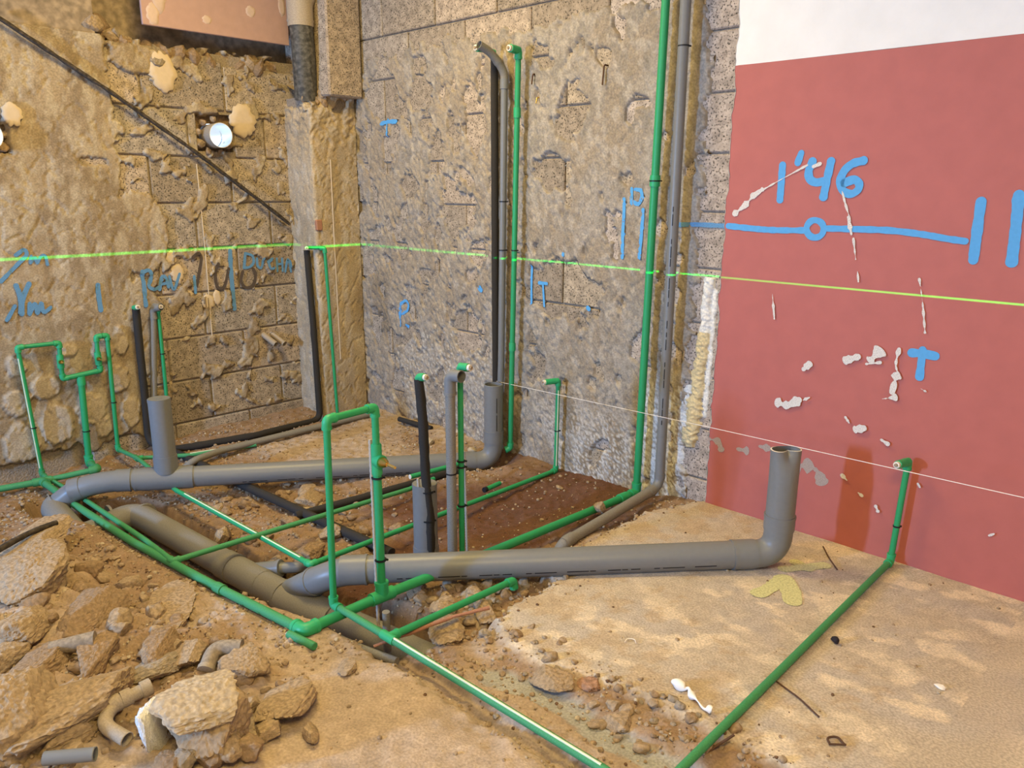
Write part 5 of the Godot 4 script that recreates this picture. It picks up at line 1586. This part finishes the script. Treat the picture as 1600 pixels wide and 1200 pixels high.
	t = thing("pipe_offcut", "green pipe offcut with a white cut end tied behind the risers", "pipe", p[0])
	put(t, "pipe", sweep(PackedVector3Array([p[0], p[1]]), 0.0125, 16, p[0]), M.green)
	ring(t, "cut_end", p[0] as Vector3, p[1] - p[0], 0.0118, 0.006, M.plug, p[0])
	p = PATHS["green_offcut"]
	t = thing("pipe_offcut", "short green pipe offcut with a dark end on the red soil", "pipe", p[0])
	put(t, "pipe", sweep(PackedVector3Array([p[0], p[1]]), 0.012, 14, p[0]), M.green)
	ring(t, "dark_end", p[0] as Vector3, p[1] - p[0], 0.0145, 0.02, M.tie, p[0])
	p = PATHS["green_offcut2"]
	t = thing("pipe_offcut", "green pipe offcut poking from the trench lip under the main's elbow", "pipe", p[0])
	put(t, "pipe", sweep(PackedVector3Array([p[0] - Vector3(0.06, 0.0, -0.01), p[1]]), 0.0135, 14, p[0]), M.green_dusty)
	ring(t, "cut_end", p[1] as Vector3, p[1] - p[0], 0.0125, 0.004, M.green_dusty, p[0])
	p = PATHS["grey_buried"]
	t = thing("waste_pipe", "thin grey pipe half buried along the trench lip", "pipe", p[0])
	put(t, "pipe", sweep(PackedVector3Array([p[0], p[1], p[2]]), 0.0145, 16, p[0]), M.pvc_dusty)
	put(t, "upright_stub", sweep(PackedVector3Array([Vector3(2.50, -0.12, 1.70), Vector3(2.505, 0.035, 1.705)]), 0.0135, 14, p[0]), M.pvc_dusty)

func brass(parent: Node, at: Vector3, dir: Vector3, r: float, off: Vector3) -> void:
	var d := dir.normalized()
	put(parent, "valve_boss", sweep(PackedVector3Array([at, at + d * r * 1.5]), r * 1.25, 18, off), M.green_fit)
	var bh := put(parent, "brass_head", sweep(PackedVector3Array([at + d * r * 1.4, at + d * r * 1.6, at + d * r * 2.4, at + d * r * 3.0]), [r * 0.95, r * 1.0, r * 0.8, r * 0.4], 18, off), M.brass)
	put(bh, "spindle", sweep(PackedVector3Array([at + d * r * 2.6, at + d * r * 5.2]), r * 0.26, 10, off), M.brass)

func stake(called: String, label: String, a: Vector3, b: Vector3) -> void:
	var n := 70
	var pts := PackedVector3Array()
	var rad := []
	for i in n:
		pts.append(a.lerp(b, float(i) / (n - 1)))
		rad.append(0.0068 if i % 2 == 0 else 0.0052)
	solo(called, sweep(pts, rad, 9, a), M.rebar, a, label, "stake", "steel stakes")

# the open top of the front riser, pinched into a figure of eight
func squeezed_top(parent: Node, at: Vector3, h: float, r: float, off: Vector3) -> void:
	var n := 40
	var rows := 9
	for side in 2:
		var v := PackedVector3Array()
		for j in rows:
			var t := float(j) / (rows - 1)
			var k := t * t * 0.9
			for i in n + 1:
				var a := TAU * i / n
				var dent := k * pow(maxf(cos(a), 0.0), 3.0) * 0.95 + k * 0.25 * pow(maxf(-cos(a), 0.0), 3.0)
				var rr := r * (1.0 - dent) * (1.0 - 0.09 * side)
				# dent faces the camera
				var ex := Vector3(0.80, 0, 0.60)
				var ey := Vector3(-0.60, 0, 0.80)
				v.append(at + Vector3(0, h * t - (0.0 if side == 0 else 0.0005), 0) + ex * cos(a) * rr + ey * sin(a) * rr * (1.0 + 0.10 * k) - off)
		put(parent, "squeezed_top" if side == 0 else "bore", grid_mesh(n + 1, rows, v, PackedColorArray(), PackedByteArray(), side == 0), M.pvc)
		if side == 0:
			var lipv := PackedVector3Array()
			for i in n + 1:
				var q := v[(rows - 1) * (n + 1) + i]
				var cpt := at + Vector3(0, h, 0) - off
				lipv.append(q)
			for i in n + 1:
				var q := v[(rows - 1) * (n + 1) + i]
				var cpt := at + Vector3(0, h, 0) - off
				lipv.append(cpt + (q - cpt) * 0.91 + Vector3(0, 0.001, 0))
			put(parent, "rim", grid_mesh(n + 1, 2, lipv, PackedColorArray(), PackedByteArray(), true), M.plug)

# ------------------------------------------------------------------ things on the walls
func build_wall_things() -> void:
	# pink board box above the broken crest
	var t := thing("plasterboard_box", "pink plasterboard boxing with pale filler spots above the block wall", "panel", Vector3(-0.21, 2.31, 0.78))
	put(t, "board", chamfer_box(Vector3(0.02, 0.86, 0.90), 0.003), M.pink_board, Vector3(0.0, 0.43, 0.0))
	put(t, "stud_frame", box_mesh(Vector3(0.10, 0.80, 0.80)), M.mortar, Vector3(-0.06, 0.46, 0.0))
	for q in [[0.35, 0.20, 0.055, 0.14], [0.39, 0.06, 0.045, 0.06], [0.08, 0.075, 0.035, 0.025], [-0.20, 0.16, 0.040, 0.032], [-0.41, 0.22, 0.03, 0.06]]:
		dab(t, Vector3(0.0095, q[1], q[0]), q[2] * 0.85, q[3], 0.0015, int(q[1] * 1000))
		t.get_child(t.get_child_count() - 1).material_override = M.filler
	# old drain that comes down beside it
	var p: Array = PATHS["top_pipe"]
	t = thing("downpipe", "old dark grey downpipe with a beige coupling ending in the broken blocks", "pipe", Vector3(-0.06, 1.98, 0.33))
	var o := t.position
	put(t, "pipe", sweep(rounded([Vector3(-0.05, 2.44, 0.335), Vector3(-0.05, 2.25, 0.325), Vector3(-0.09, 1.98, 0.30)], 0.12), 0.071, 30, o), M.pvc_old)
	put(t, "coupling", sweep(PackedVector3Array([Vector3(-0.05, 2.40, 0.335), Vector3(-0.05, 2.405, 0.335), Vector3(-0.05, 2.49, 0.335), Vector3(-0.05, 2.80, 0.335)]), [0.074, 0.079, 0.079, 0.078], 30, o), M.pvc_beige)
	ring(t, "coupling_rim", Vector3(-0.05, 2.432, 0.335), Vector3.UP, 0.083, 0.012, M.pvc_beige, o)
	put(t, "branch", sweep(PackedVector3Array([Vector3(-0.05, 2.52, 0.335), Vector3(-0.05, 2.66, 0.26)]), 0.074, 26, o), M.pvc_beige)
	# ventilation ducts through the block wall
	for i in 2:
		var c: Vector3 = [Vector3(-0.215, 1.748, 0.825), Vector3(-0.225, 1.690, 2.045)][i]
		var d := thing("vent_duct", ["round metal vent duct through the blocks beside the sandy filler disc", "round metal vent duct in the smooth plaster with a square filler dab"][i], "duct", c, "vent ducts")
		var back := Vector3(-0.55, c.y - 0.005, c.z - 0.01)
		var n := 26
		var pts := PackedVector3Array()
		var rad := []
		for k in n:
			pts.append(back.lerp(c, float(k) / (n - 1)))
			rad.append(0.069 + (0.0014 if k % 2 == 0 else 0.0))
		put(d, "duct_lining", sweep(pts, rad, 36, c, false, true), M.aluminium)
		put(d, "duct_sleeve", sweep(PackedVector3Array([back.lerp(c, 0.25), c]), 0.0725, 36, c, false), M.pvc_beige)
		var rim := PackedVector3Array()
		for s in [0.0690, 0.0725]:
			for k in 37:
				var a := TAU * k / 36
				rim.append(Vector3(0.001, sin(a) * s, cos(a) * s))
		put(d, "rim", grid_mesh(37, 2, rim, PackedColorArray(), PackedByteArray(), false), M.frame_white)
		# mortar bed that closes the gap round the sleeve, all but a slot
		var bed := PackedVector3Array()
		for rr2 in 2:
			for k in 49:
				var a := TAU * k / 48
				var e := Vector2(cos(a), sin(a))
				var sq := 0.135 / maxf(absf(e.x), absf(e.y))
				var q2: float = 0.0725 if rr2 == 0 else sq
				bed.append(Vector3(LEFT_X - 0.06 - c.x + 0.012 * nB.get_noise_2d(e.x + i, e.y), e.y * q2, -e.x * q2))
		put(d, "mortar_bed", grid_mesh(49, 2, bed, PackedColorArray(), PackedByteArray(), true), M.rock1)
		# loose mortar round the sleeve
		for k in 9:
			var a := TAU * (k + 0.3) / 9.0
			if a > 1.9 and a < 2.6:
				continue
			var rr := rng.randf_range(0.02, 0.034)
			var lump := put(d, "mortar_lump", rock_mesh(300 + k % 6, 7), M["rock%d" % (k % 2)], Vector3(-0.10, sin(a) * 0.098, cos(a) * 0.102))
			lump.scale = Vector3(rr, rr, rr)
			lump.rotation = Vector3(k, k * 2.0, k * 0.7)
	# dark cable slung down the block wall
	p = PATHS["cable"]
	t = thing("old_cable", "old dark cable slanting down across plaster and blocks to the pilaster", "cable", p[3])
	var pts2 := PackedVector3Array()
	for i in 40:
		var s := float(i) / 39.0
		var q: Vector3 = (p[0] as Vector3).lerp(p[3], s)
		var l: float = 0.0
		if s < 0.42:
			l = lerpf((p[0] as Vector3).y, (p[1] as Vector3).y, s / 0.42)
		pts2.append(q + Vector3(0.012 + 0.004 * sin(s * 23.0), 0.035 * sin(s * PI), 0.0))
	put(t, "sheath", sweep(pts2, 0.0115, 10, p[3], true, false, 0.005), M.cable)
	# foam bead beside the red coat
	t = thing("foam_bead", "lumpy yellow and white expanding foam bead beside the red coat", "foam", Vector3(2.64, 0.28, 0.0))
	o = t.position
	put(t, "foam_lump", foam_sheet(o), M.plaster)
	# builder's line
	p = PATHS["string"]
	t = thing("builders_line", "taut white builder's line crossing before the red wall", "string", p[0])
	put(t, "thread", sweep(PackedVector3Array([p[0], p[1], p[2]]), 0.0013, 6, p[0]), M.thread)
	# rusty wire hooks in the render
	var k := 0
	for q in [[1.597, 1.99, 0.05], [2.055, 1.97, 0.09], [1.628, 1.885, 0.03]]:
		var a := Vector3(q[0], q[1], 0.004)
		var m: Material = M.rust if k < 2 else M.brass
		solo("wire_stub", sweep(rounded([a + Vector3(0, q[2] * 0.5, -0.02), a + Vector3(0, q[2] * 0.5, 0.008), a + Vector3(-0.004, -q[2] * 0.5, 0.012)], 0.01), 0.004, 8, a), m, a, ["rusty wire stub above a bare spot in the render", "rusty wire stub hanging from a broken hole in the render", "bright copper wire end sticking out of the render"][k], "wire", "wires in the render")
		k += 1
	# broken pipe ends in the lowest blocks
	for q in [Vector3(-0.27, 0.455, 0.52), Vector3(-0.27, 0.46, 0.585)]:
		var lab: String = "pale broken pipe end sticking out of the low blocks beside a dark hole" if q.z < 0.55 else "rounded lump in a dark hole of the low blocks"
		var d := Vector3(0.06, -0.035, -0.02)
		var s := thing("pipe_stub", lab, "pipe", q)
		put(s, "stub", sweep(PackedVector3Array([q - d * 0.8, q + d]), 0.019, 24, q, false), M.pvc_tan)
		open_end(s, q + d, d, 0.019, M.pvc_tan, 0.05, q)

# expanding foam squeezed along the joint: one bead with ridges, a thin one beside it, splashes at the foot
const BEADS := [
	[[2.674, 1.045], [2.668, 0.92], [2.664, 0.78], 0.030, 0.024, 0],
	[[2.664, 0.80], [2.656, 0.64], [2.644, 0.50], 0.036, 0.026, 1],
	[[2.640, 0.47], [2.636, 0.38], [2.628, 0.29], 0.042, 0.030, 1],
	[[2.606, 0.52], [2.588, 0.40], [2.566, 0.16], 0.030, 0.012, 0],
	[[2.702, 1.00], [2.702, 0.78], [2.694, 0.42], 0.016, 0.010, 0],
	[[2.560, 0.30], [2.556, 0.20], [2.552, 0.03], 0.024, 0.009, 0]]

func foam_sheet(off: Vector3) -> ArrayMesh:
	var step := 0.005
	var nu := 44
	var nv := 212
	var v := PackedVector3Array()
	var c := PackedColorArray()
	for j in nv:
		for i in nu:
			var s := 2.515 + i * step
			var h := 0.01 + j * step
			var best := -0.03
			var col := Color(0.78, 0.75, 0.70)
			for q in BEADS:
				for e in 2:
					var a := Vector2(q[e][0], q[e][1])
					var b := Vector2(q[e + 1][0], q[e + 1][1])
					var d := Vector2(s, h).distance_to(Geometry2D.get_closest_point_to_segment(Vector2(s, h), a, b))
					var w: float = q[3] * (1.0 + 0.45 * nB.get_noise_2d(h * 1.6 + q[3] * 90.0, s) + 0.30 * nC.get_noise_2d(s, h))
					if d < w:
						var t: float = q[4] * sqrt(1.0 - d * d / (w * w)) * (1.0 + 0.30 * nC.get_noise_2d(s * 0.8 + 5.0, h * 2.4)) - 0.022
						if t > best:
							best = t
							col = Color(0.70, 0.56, 0.32) if q[5] == 1 else Color(0.80, 0.77, 0.72)
			var f := 1.0 + 0.12 * nC.get_noise_2d(s + 4.0, h)
			v.append(Vector3(s, h, best) - off)
			c.append(Color(col.r * f, col.g * f, col.b * f))
	return grid_mesh(nu, nv, v, c, keep_cells(nu, nv, v, 2, -0.0225), false)

# ------------------------------------------------------------------ stones
var rock_store := {}

func rock_mesh(sd: int, cuts := 9, sub := 2) -> ArrayMesh:
	var key := "%d_%d_%d" % [sd, cuts, sub]
	if rock_store.has(key):
		return rock_store[key]
	var r := RandomNumberGenerator.new()
	r.seed = sd * 977 + 5
	var planes := []
	for i in cuts:
		var n := Vector3(r.randfn(), r.randfn(), r.randfn()).normalized()
		planes.append([n, r.randf_range(0.36, 0.62) if sd >= 320 and sd < 340 else r.randf_range(0.50, 0.88)])
	planes.append([Vector3.DOWN, 0.75])
	planes.append([Vector3(r.randf_range(-0.3, 0.3), 1, r.randf_range(-0.3, 0.3)).normalized(), r.randf_range(0.5, 0.8)])
	# icosphere
	var g := (1.0 + sqrt(5.0)) / 2.0
	var v := [Vector3(-1, g, 0), Vector3(1, g, 0), Vector3(-1, -g, 0), Vector3(1, -g, 0), Vector3(0, -1, g), Vector3(0, 1, g), Vector3(0, -1, -g), Vector3(0, 1, -g), Vector3(g, 0, -1), Vector3(g, 0, 1), Vector3(-g, 0, -1), Vector3(-g, 0, 1)]
	for i in v.size():
		v[i] = v[i].normalized()
	var f := [[0, 11, 5], [0, 5, 1], [0, 1, 7], [0, 7, 10], [0, 10, 11], [1, 5, 9], [5, 11, 4], [11, 10, 2], [10, 7, 6], [7, 1, 8], [3, 9, 4], [3, 4, 2], [3, 2, 6], [3, 6, 8], [3, 8, 9], [4, 9, 5], [2, 4, 11], [6, 2, 10], [8, 6, 7], [9, 8, 1]]
	for s in sub:
		var mid := {}
		var nf := []
		for t in f:
			var m := []
			for e in [[t[0], t[1]], [t[1], t[2]], [t[2], t[0]]]:
				var k := Vector2i(mini(e[0], e[1]), maxi(e[0], e[1]))
				if not mid.has(k):
					mid[k] = v.size()
					v.append(((v[e[0]] + v[e[1]]) * 0.5).normalized())
				m.append(mid[k])
			nf.append([t[0], m[0], m[2]])
			nf.append([t[1], m[1], m[0]])
			nf.append([t[2], m[2], m[1]])
			nf.append([m[0], m[1], m[2]])
		f = nf
	var out := PackedVector3Array()
	for d in v:
		var q := 1.0
		for p in planes:
			var k: float = d.dot(p[0])
			if k > 0.05:
				q = minf(q, p[1] / k)
		q *= 1.0 + 0.09 * nB.get_noise_3d(d.x * 0.22 + sd, d.y * 0.22, d.z * 0.22) + 0.07 * nB.get_noise_3d(d.x * 0.6 + sd, d.y * 0.6, d.z * 0.6) + (0.05 * nC.get_noise_3d(d.x * 0.35 + sd, d.y * 0.35, d.z * 0.35) if sub > 1 else 0.0)
		out.append(d * q)
	var st := SurfaceTool.new()
	st.begin(Mesh.PRIMITIVE_TRIANGLES)
	for t in f:
		var a: Vector3 = out[t[0]]
		var b: Vector3 = out[t[1]]
		var c: Vector3 = out[t[2]]
		var n := (b - a).cross(c - a).normalized()
		if n.dot(a) < 0.0:
			n = -n
		# half-smoothed shading keeps the broken faces readable
		for x in [a, c, b]:
			st.set_normal((n * 0.75 + x.normalized() * 0.25).normalized())
			st.add_vertex(x)
	var m := st.commit()
	rock_store[key] = m
	return m

func build_rubble() -> void:
	var i := 0
	for q in ROCKS:
		var o := solo("rubble_chunk", rock_mesh(20 + i, 13, 4), M["rock%d" % q[4]], q[0], q[5], "rubble", "broken concrete chunks")
		o.scale = q[1] * 1.4
		o.rotation = Vector3(q[3], q[2], q[3] * 0.7)
		i += 1
	# chunk with white crust, the most striking piece of the heap
	var t := thing("plaster_chunk", "large broken chunk with a white crusted edge and rounded lumps under it", "rubble", Vector3(2.69, 0.03, 2.43))
	put(t, "body", rock_mesh(801, 10, 4), M.rock0, Vector3(0.01, 0.07, -0.01)).scale = Vector3(0.12, 0.10, 0.105)
	var wc := put(t, "white_crust", rock_mesh(802, 7, 4), M.foam_white, Vector3(-0.072, 0.068, 0.10))
	wc.scale = Vector3(0.024, 0.115, 0.075)
	wc.rotation = Vector3(0.25, 0.77, 0.12)
	var tp := put(t, "top_plate", rock_mesh(803, 9, 4), M.crust_tan, Vector3(0.0, 0.132, 0.0))
	tp.scale = Vector3(0.125, 0.045, 0.12)
	tp.rotation = Vector3(0.1, 0.4, -0.15)
	for k in 5:
		var l := put(t, "lump", rock_mesh(804 + k, 6, 3), M["rock%d" % [1, 2, 1, 0, 1][k]], Vector3(0.045 + 0.022 * k, 0.03 + 0.012 * (k % 2), 0.115 - 0.045 * k))
		l.scale = Vector3(0.036, 0.036, 0.036)
	# medium stones in view: one object each
	var zones := [
		# x0, x1, z0, z1, count, smallest, largest, kinds, label
		[1.2, 2.6, 2.12, 2.62, 100, 0.018, 0.060, [0, 0, 1, 1], "fist sized tan rubble stone in the heap beside the trench", "rubble stones in the heap"],
		[0.55, 1.75, 0.95, 1.66, 84, 0.018, 0.055, [1, 1, 0, 1], "brown clod in the dug floor between the drains", "clods in the dug floor"],
		[2.36, 2.66, 1.10, 1.66, 92, 0.015, 0.042, [0, 1, 0, 2], "tan broken stone in the bank under the front drain", "stones in the bank"],
		[2.6, 3.65, 1.36, 1.60, 80, 0.010, 0.030, [0, 0, 1, 2], "small tan stone in the broken channel", "stones in the broken channel"],
		[0.4, 2.3, 0.06, 0.5, 20, 0.008, 0.020, [1, 3, 0, 5], "small stone on the soil at the foot of the render", "stones at the foot of the render"],
		[-0.1, 0.6, 1.1, 2.2, 16, 0.012, 0.030, [1, 0, 1, 0], "brown stone at the foot of the block wall", "stones at the foot of the block wall"],
	]
	for z in zones:
		for k in z[4]:
			var x := rng.randf_range(z[0], z[1])
			var zz := rng.randf_range(z[2], z[3])
			if near_drain(x, zz):
				continue
			var s := lerpf(z[5], z[6], pow(rng.randf(), 2.0))
			var kinds: Array = z[7]
			var o := solo("stone", rock_mesh(500 + rng.randi() % 12, 8, 2), M["rock%d" % kinds[rng.randi() % 4]], Vector3(x, ground_h(x, zz) + s * 0.18, zz), z[8], "stone", z[9])
			o.scale = Vector3(s, s * rng.randf_range(0.5, 0.85), s * rng.randf_range(0.7, 1.1))
			o.rotation = Vector3(rng.randf_range(-0.4, 0.4), rng.randf() * TAU, rng.randf_range(-0.4, 0.4))
	# grit too fine to count
	gravel("gravel", "coarse tan gravel between the clods and stones", M.rock0, 4200, 0.004, 0.015, 4)
	gravel("gravel", "coarse sandy gravel in the channel and on the heap", M.rock3, 900, 0.004, 0.012, 5)
	gravel("gravel", "fine tan grit scattered over the dug floor and the heap", M.rock0, 5200, 0.0022, 0.0085, 1)
	gravel("gravel", "fine dark grit on the moist soil and in the trench", M.rock5, 2600, 0.002, 0.007, 2)
	gravel("gravel", "fine pale grit of plaster crumbs on soil and floor", M.rock3, 2200, 0.002, 0.0065, 3)

func near_drain(x: float, z: float) -> bool:
	var p := Vector2(x, z)
	for i in TRENCH.size() - 1:
		if seg_dist(p, TRENCH[i], TRENCH[i + 1]) < 0.12:
			return true
	return false

func gravel(called: String, label: String, m: Material, count: int, lo: float, hi: float, sd: int) -> void:
	var r := RandomNumberGenerator.new()
	r.seed = 900 + sd
	var mm := MultiMesh.new()
	mm.transform_format = MultiMesh.TRANSFORM_3D
	mm.mesh = rock_mesh(700 + sd, 6, 1)
	var xs := []
	var tries := 0
	while xs.size() < count and tries < count * 6:
		tries += 1
		var x := r.randf_range(-0.25, 4.0)
		var z := r.randf_range(0.02, 2.85)
		var g := ground_base(x, z)
		var s := slab_side(Vector2(x, z))
		var smooth_zone := sstep(2.45, 2.75, x) * sstep(1.78, 1.95, z)
		var keep := 1.0
		if s > 0.02:
			keep = 0.05 + 0.4 * sstep(0.15, 0.0, s)
		if sd >= 4:
			keep *= 0.0 if s > 0.03 or smooth_zone > 0.3 else 1.0
			if g[1].r < 0.28 or (x < 0.9 and z < 0.9):
				keep *= 0.15
		keep *= lerpf(1.0, 0.16, smooth_zone)
		if sd == 3 and g[1].r < 0.26:
			keep *= 0.25
		if sd == 2:
			keep *= 1.0 if g[1].r < 0.36 else 0.08
		if sd == 1:
			keep *= 1.0 if g[1].r > 0.3 else 0.2
		if r.randf() > keep * (0.35 + 0.65 * sstep(-0.2, 0.2, nA.get_noise_2d(x * 3.0, z * 3.0))):
			continue
		var k := lerpf(lo, hi, pow(r.randf(), 3.0))
		var b := Basis.from_euler(Vector3(r.randf() * 6.0, r.randf() * 6.0, r.randf() * 6.0)).scaled(Vector3(k, k * 0.8, k))
		xs.append(Transform3D(b, Vector3(x, ground_h(x, z) + k * 0.25, z)))
	mm.instance_count = xs.size()
	for i in xs.size():
		mm.set_instance_transform(i, xs[i])
	var o := MultiMeshInstance3D.new()
	o.name = pick_name(called)
	o.multimesh = mm
	o.material_override = m
	add_child(o)
	o.set_meta("label", label)
	o.set_meta("category", "gravel")
	o.set_meta("kind", "stuff")

# ------------------------------------------------------------------ small things lying about
func build_small_things() -> void:
	# broken tan elbow pipe in the heap
	var a := Vector3(2.47, 0.095, 2.60)
	var t := thing("pipe_fragment", "broken dusty tan pipe piece with elbow and sockets in the heap", "pipe", a)
	put(t, "pipe", sweep(rounded([Vector3(2.585, 0.075, 2.585), Vector3(2.505, 0.09, 2.615), Vector3(2.455, 0.10, 2.57), Vector3(2.47, 0.115, 2.47)], 0.04, 8), 0.0185, 24, a, false), M.pvc_tan)
	ring(t, "socket", Vector3(2.458, 0.102, 2.565), Vector3(0.0, 0.01, -0.1), 0.0235, 0.03, M.pvc_tan, a)
	ring(t, "socket", Vector3(2.460, 0.106, 2.535), Vector3(0.01, 0.01, -0.1), 0.0235, 0.026, M.pvc_tan, a)
	ring(t, "socket", Vector3(2.467, 0.113, 2.485), Vector3(0.01, 0.01, -0.1), 0.0235, 0.026, M.pvc_tan, a)
	open_end(t, Vector3(2.585, 0.075, 2.585), Vector3(0.08, -0.015, -0.03), 0.019, M.pvc_tan, 0.05, a)
	# dusty grey elbow
	a = Vector3(2.33, 0.06, 2.23)
	t = thing("pipe_fragment", "dusty grey pipe elbow lying on the heap behind the white crusted chunk", "pipe", a)
	put(t, "elbow", sweep(rounded([a + Vector3(0.045, -0.03, 0.05), a, a + Vector3(0.06, 0.0, -0.06)], 0.05, 8), 0.024, 18, a), M.rock2)
	ring(t, "collar", a + Vector3(0.045, -0.03, 0.05), Vector3(0.045, -0.03, 0.05), 0.027, 0.014, M.pvc_tan, a)
	# grey offcut at the edge
	a = Vector3(2.60, 0.10, 2.70)
	t = thing("pipe_fragment", "short blue grey pipe offcut beside the loaf shaped stone", "pipe", a)
	put(t, "pipe", sweep(PackedVector3Array([a + Vector3(-0.05, 0, 0.06), a + Vector3(0.02, 0.0, -0.03)]), 0.017, 24, a, false), M.pvc)
	open_end(t, a + Vector3(0.02, 0, -0.03), Vector3(0.07, 0, -0.09), 0.0175, M.pvc, 0.04, a)
	# curved dusty shard of pipe
	a = Vector3(2.05, 0.085, 2.55)
	solo("pipe_fragment", sweep(PackedVector3Array([a + Vector3(-0.03, 0, 0.05), a + Vector3(0.03, 0.005, -0.06)]), [0.02, 0.03], 12, a), M.rock2, a, "half buried dusty grey pipe shard under the brown wedge", "pipe")
	# black hose scrap
	a = Vector3(1.10, 0.10, 2.42)
	solo("hose_scrap", sweep(rounded([Vector3(1.17, 0.085, 2.56), Vector3(1.10, 0.10, 2.42), Vector3(1.055, 0.095, 2.30)], 0.08), 0.011, 12, a, true, false, 0.004), M.cable, a, "short dark hose scrap lying on the flat tan slab", "hose")
	# black foam offcut on the soil
	a = Vector3(0.66, -0.045, 0.09)
	solo("foam_offcut", sweep(PackedVector3Array([Vector3(0.53, -0.035, 0.12), Vector3(0.80, -0.05, 0.07)]), 0.017, 14, a, true, false, 0.003), M.foam_black, a, "black foam sleeve offcut on the soil at the foot of the render", "foam")
	# twisted white scrap
	a = Vector3(3.48, 0.008, 1.335)
	t = thing("plastic_scrap", "twisted white plastic scrap on the concrete floor", "scrap", a)
	var pts := PackedVector3Array()
	var rad := []
	for i in 40:
		var s := i / 39.0
		pts.append(Vector3(3.405, 0.012, 1.305).lerp(Vector3(3.555, 0.012, 1.355), s) + Vector3(0.008 * sin(s * 9.0), 0.004 * sin(s * 21.0), 0.010 * cos(s * 8.0)))
		rad.append(0.0035 + 0.014 * exp(-pow((s - 0.12) / 0.10, 2.0)) + 0.008 * exp(-pow((s - 0.55) / 0.07, 2.0)) + 0.010 * exp(-pow((s - 0.95) / 0.06, 2.0)))
	put(t, "twist", sweep(pts, rad, 12, a, true, false, 0.004), M.paper_white)
	# dark stone, chip
	solo("stone", rock_mesh(610, 5, 2), M.dark_stone, Vector3(3.663, 0.012, 0.75), "single dark purple stone on the concrete floor", "stone").scale = Vector3(0.014, 0.013, 0.014)
	var ch := solo("tile_chip", rock_mesh(611, 5, 1), M.paper_white, Vector3(3.985, 0.006, 0.764), "white triangular chip on the concrete floor", "chip")
	ch.scale = Vector3(0.021, 0.006, 0.016)
	# sticks and wires
	wire("wire_piece", "straight dark wire piece on the concrete between green pipe and door side", [Vector3(3.624, 0.006, 1.086), Vector3(3.71, 0.006, 1.115), Vector3(3.785, 0.006, 1.156)], 0.0024, M.rust)
	wire("wire_piece", "dark wire piece at the foot of the red wall", [Vector3(3.342, 0.005, 0.081), Vector3(3.40, 0.006, 0.165), Vector3(3.466, 0.005, 0.242)], 0.0028, M.rust)
	wire("wire_piece", "dark steel wire poking out of the broken channel under the green pipe", [Vector3(3.664, 0.03, 1.42), Vector3(3.60, -0.03, 1.525)], 0.0036, M.rust)
	wire("wire_piece", "pale curled sliver on the dusty concrete", [Vector3(3.17, 0.004, 1.235), Vector3(3.165, 0.006, 1.215), Vector3(3.185, 0.006, 1.20), Vector3(3.20, 0.004, 1.215)], 0.0016, M.plug)
	a = Vector3(3.862, 0.006, 1.224)
	t = thing("metal_clip", "rusty D shaped metal clip on the concrete floor", "clip", a)
	put(t, "bar", sweep(PackedVector3Array([a + Vector3(-0.012, 0, 0.022), a + Vector3(0.022, 0, -0.008)]), 0.0028, 8, a), M.rust)
	put(t, "bow", sweep(rounded([a + Vector3(-0.010, 0, 0.02), a + Vector3(-0.026, 0.004, 0.006), a + Vector3(-0.006, 0.004, -0.02), a + Vector3(0.018, 0, -0.006)], 0.016), 0.0032, 8, a), M.rust)
	# dry root across the bank
	var rp := [Vector3(2.56, -0.03, 1.80), Vector3(2.62, -0.005, 1.66), Vector3(2.655, 0.01, 1.55), Vector3(2.72, 0.02, 1.42)]
	a = rp[1]
	solo("dry_root", sweep(rounded(rp, 0.06, 8), 0.0062, 10, a, true, false, 0.005), M.brick_red, a, "dry reddish root lying across the bank of stones", "root")
	# green scraps, foam shard beside the offcut
	solo("stone", rock_mesh(612, 6, 2), M.rock3, Vector3(1.28, -0.055, 0.16), "pale stone beside the elbow of the back drain", "stone").scale = Vector3(0.03, 0.02, 0.026)

func wire(called: String, label: String, pts: Array, r: float, m: Material) -> void:
	solo(called, sweep(rounded(pts, 0.02), r, 8, pts[0]), m, pts[0], label, "wire", "scraps on the floor")

# ------------------------------------------------------------------ laser level that throws the green line, out of the picture
func build_laser_level() -> void:
	var c := Vector3(5.25, LASER_Y, 2.66)
	var t := thing("laser_level", "small line laser level on a tripod", "level", Vector3(c.x, 0.0, c.z))
	var h := 0.00017
	var o := Vector3(c.x, 0.0, c.z)
	put(t, "lower_housing", box_mesh(Vector3(0.12, 0.09, 0.12)), M.device_red, c - o - Vector3(0, 0.045 + h * 0.5, 0))
	put(t, "upper_housing", box_mesh(Vector3(0.12, 0.03, 0.12)), M.device_dark, c - o + Vector3(0, 0.015 + h * 0.5, 0))
	put(t, "spacer", box_mesh(Vector3(0.02, h * 1.2, 0.02)), M.device_dark, c - o + Vector3(0.045, 0, 0.045))
	put(t, "column", sweep(PackedVector3Array([Vector3(0, 0.55, 0), Vector3(0, LASER_Y - 0.09, 0)]), 0.012, 12), M.device_dark)
	for k in 3:
		var a := TAU * k / 3.0 + 0.4
		put(t, "leg", sweep(PackedVector3Array([Vector3(0, 0.72, 0), Vector3(cos(a) * 0.32, 0.003, sin(a) * 0.32)]), 0.009, 10), M.device_dark)
	area_light(c, c + Vector3(-0.80, 0.0, -0.60), Vector2(0.0001, 0.00004), Color(0.05, 1.0, 0.30), LASER_ENERGY)

const LASER_ENERGY := 80.0
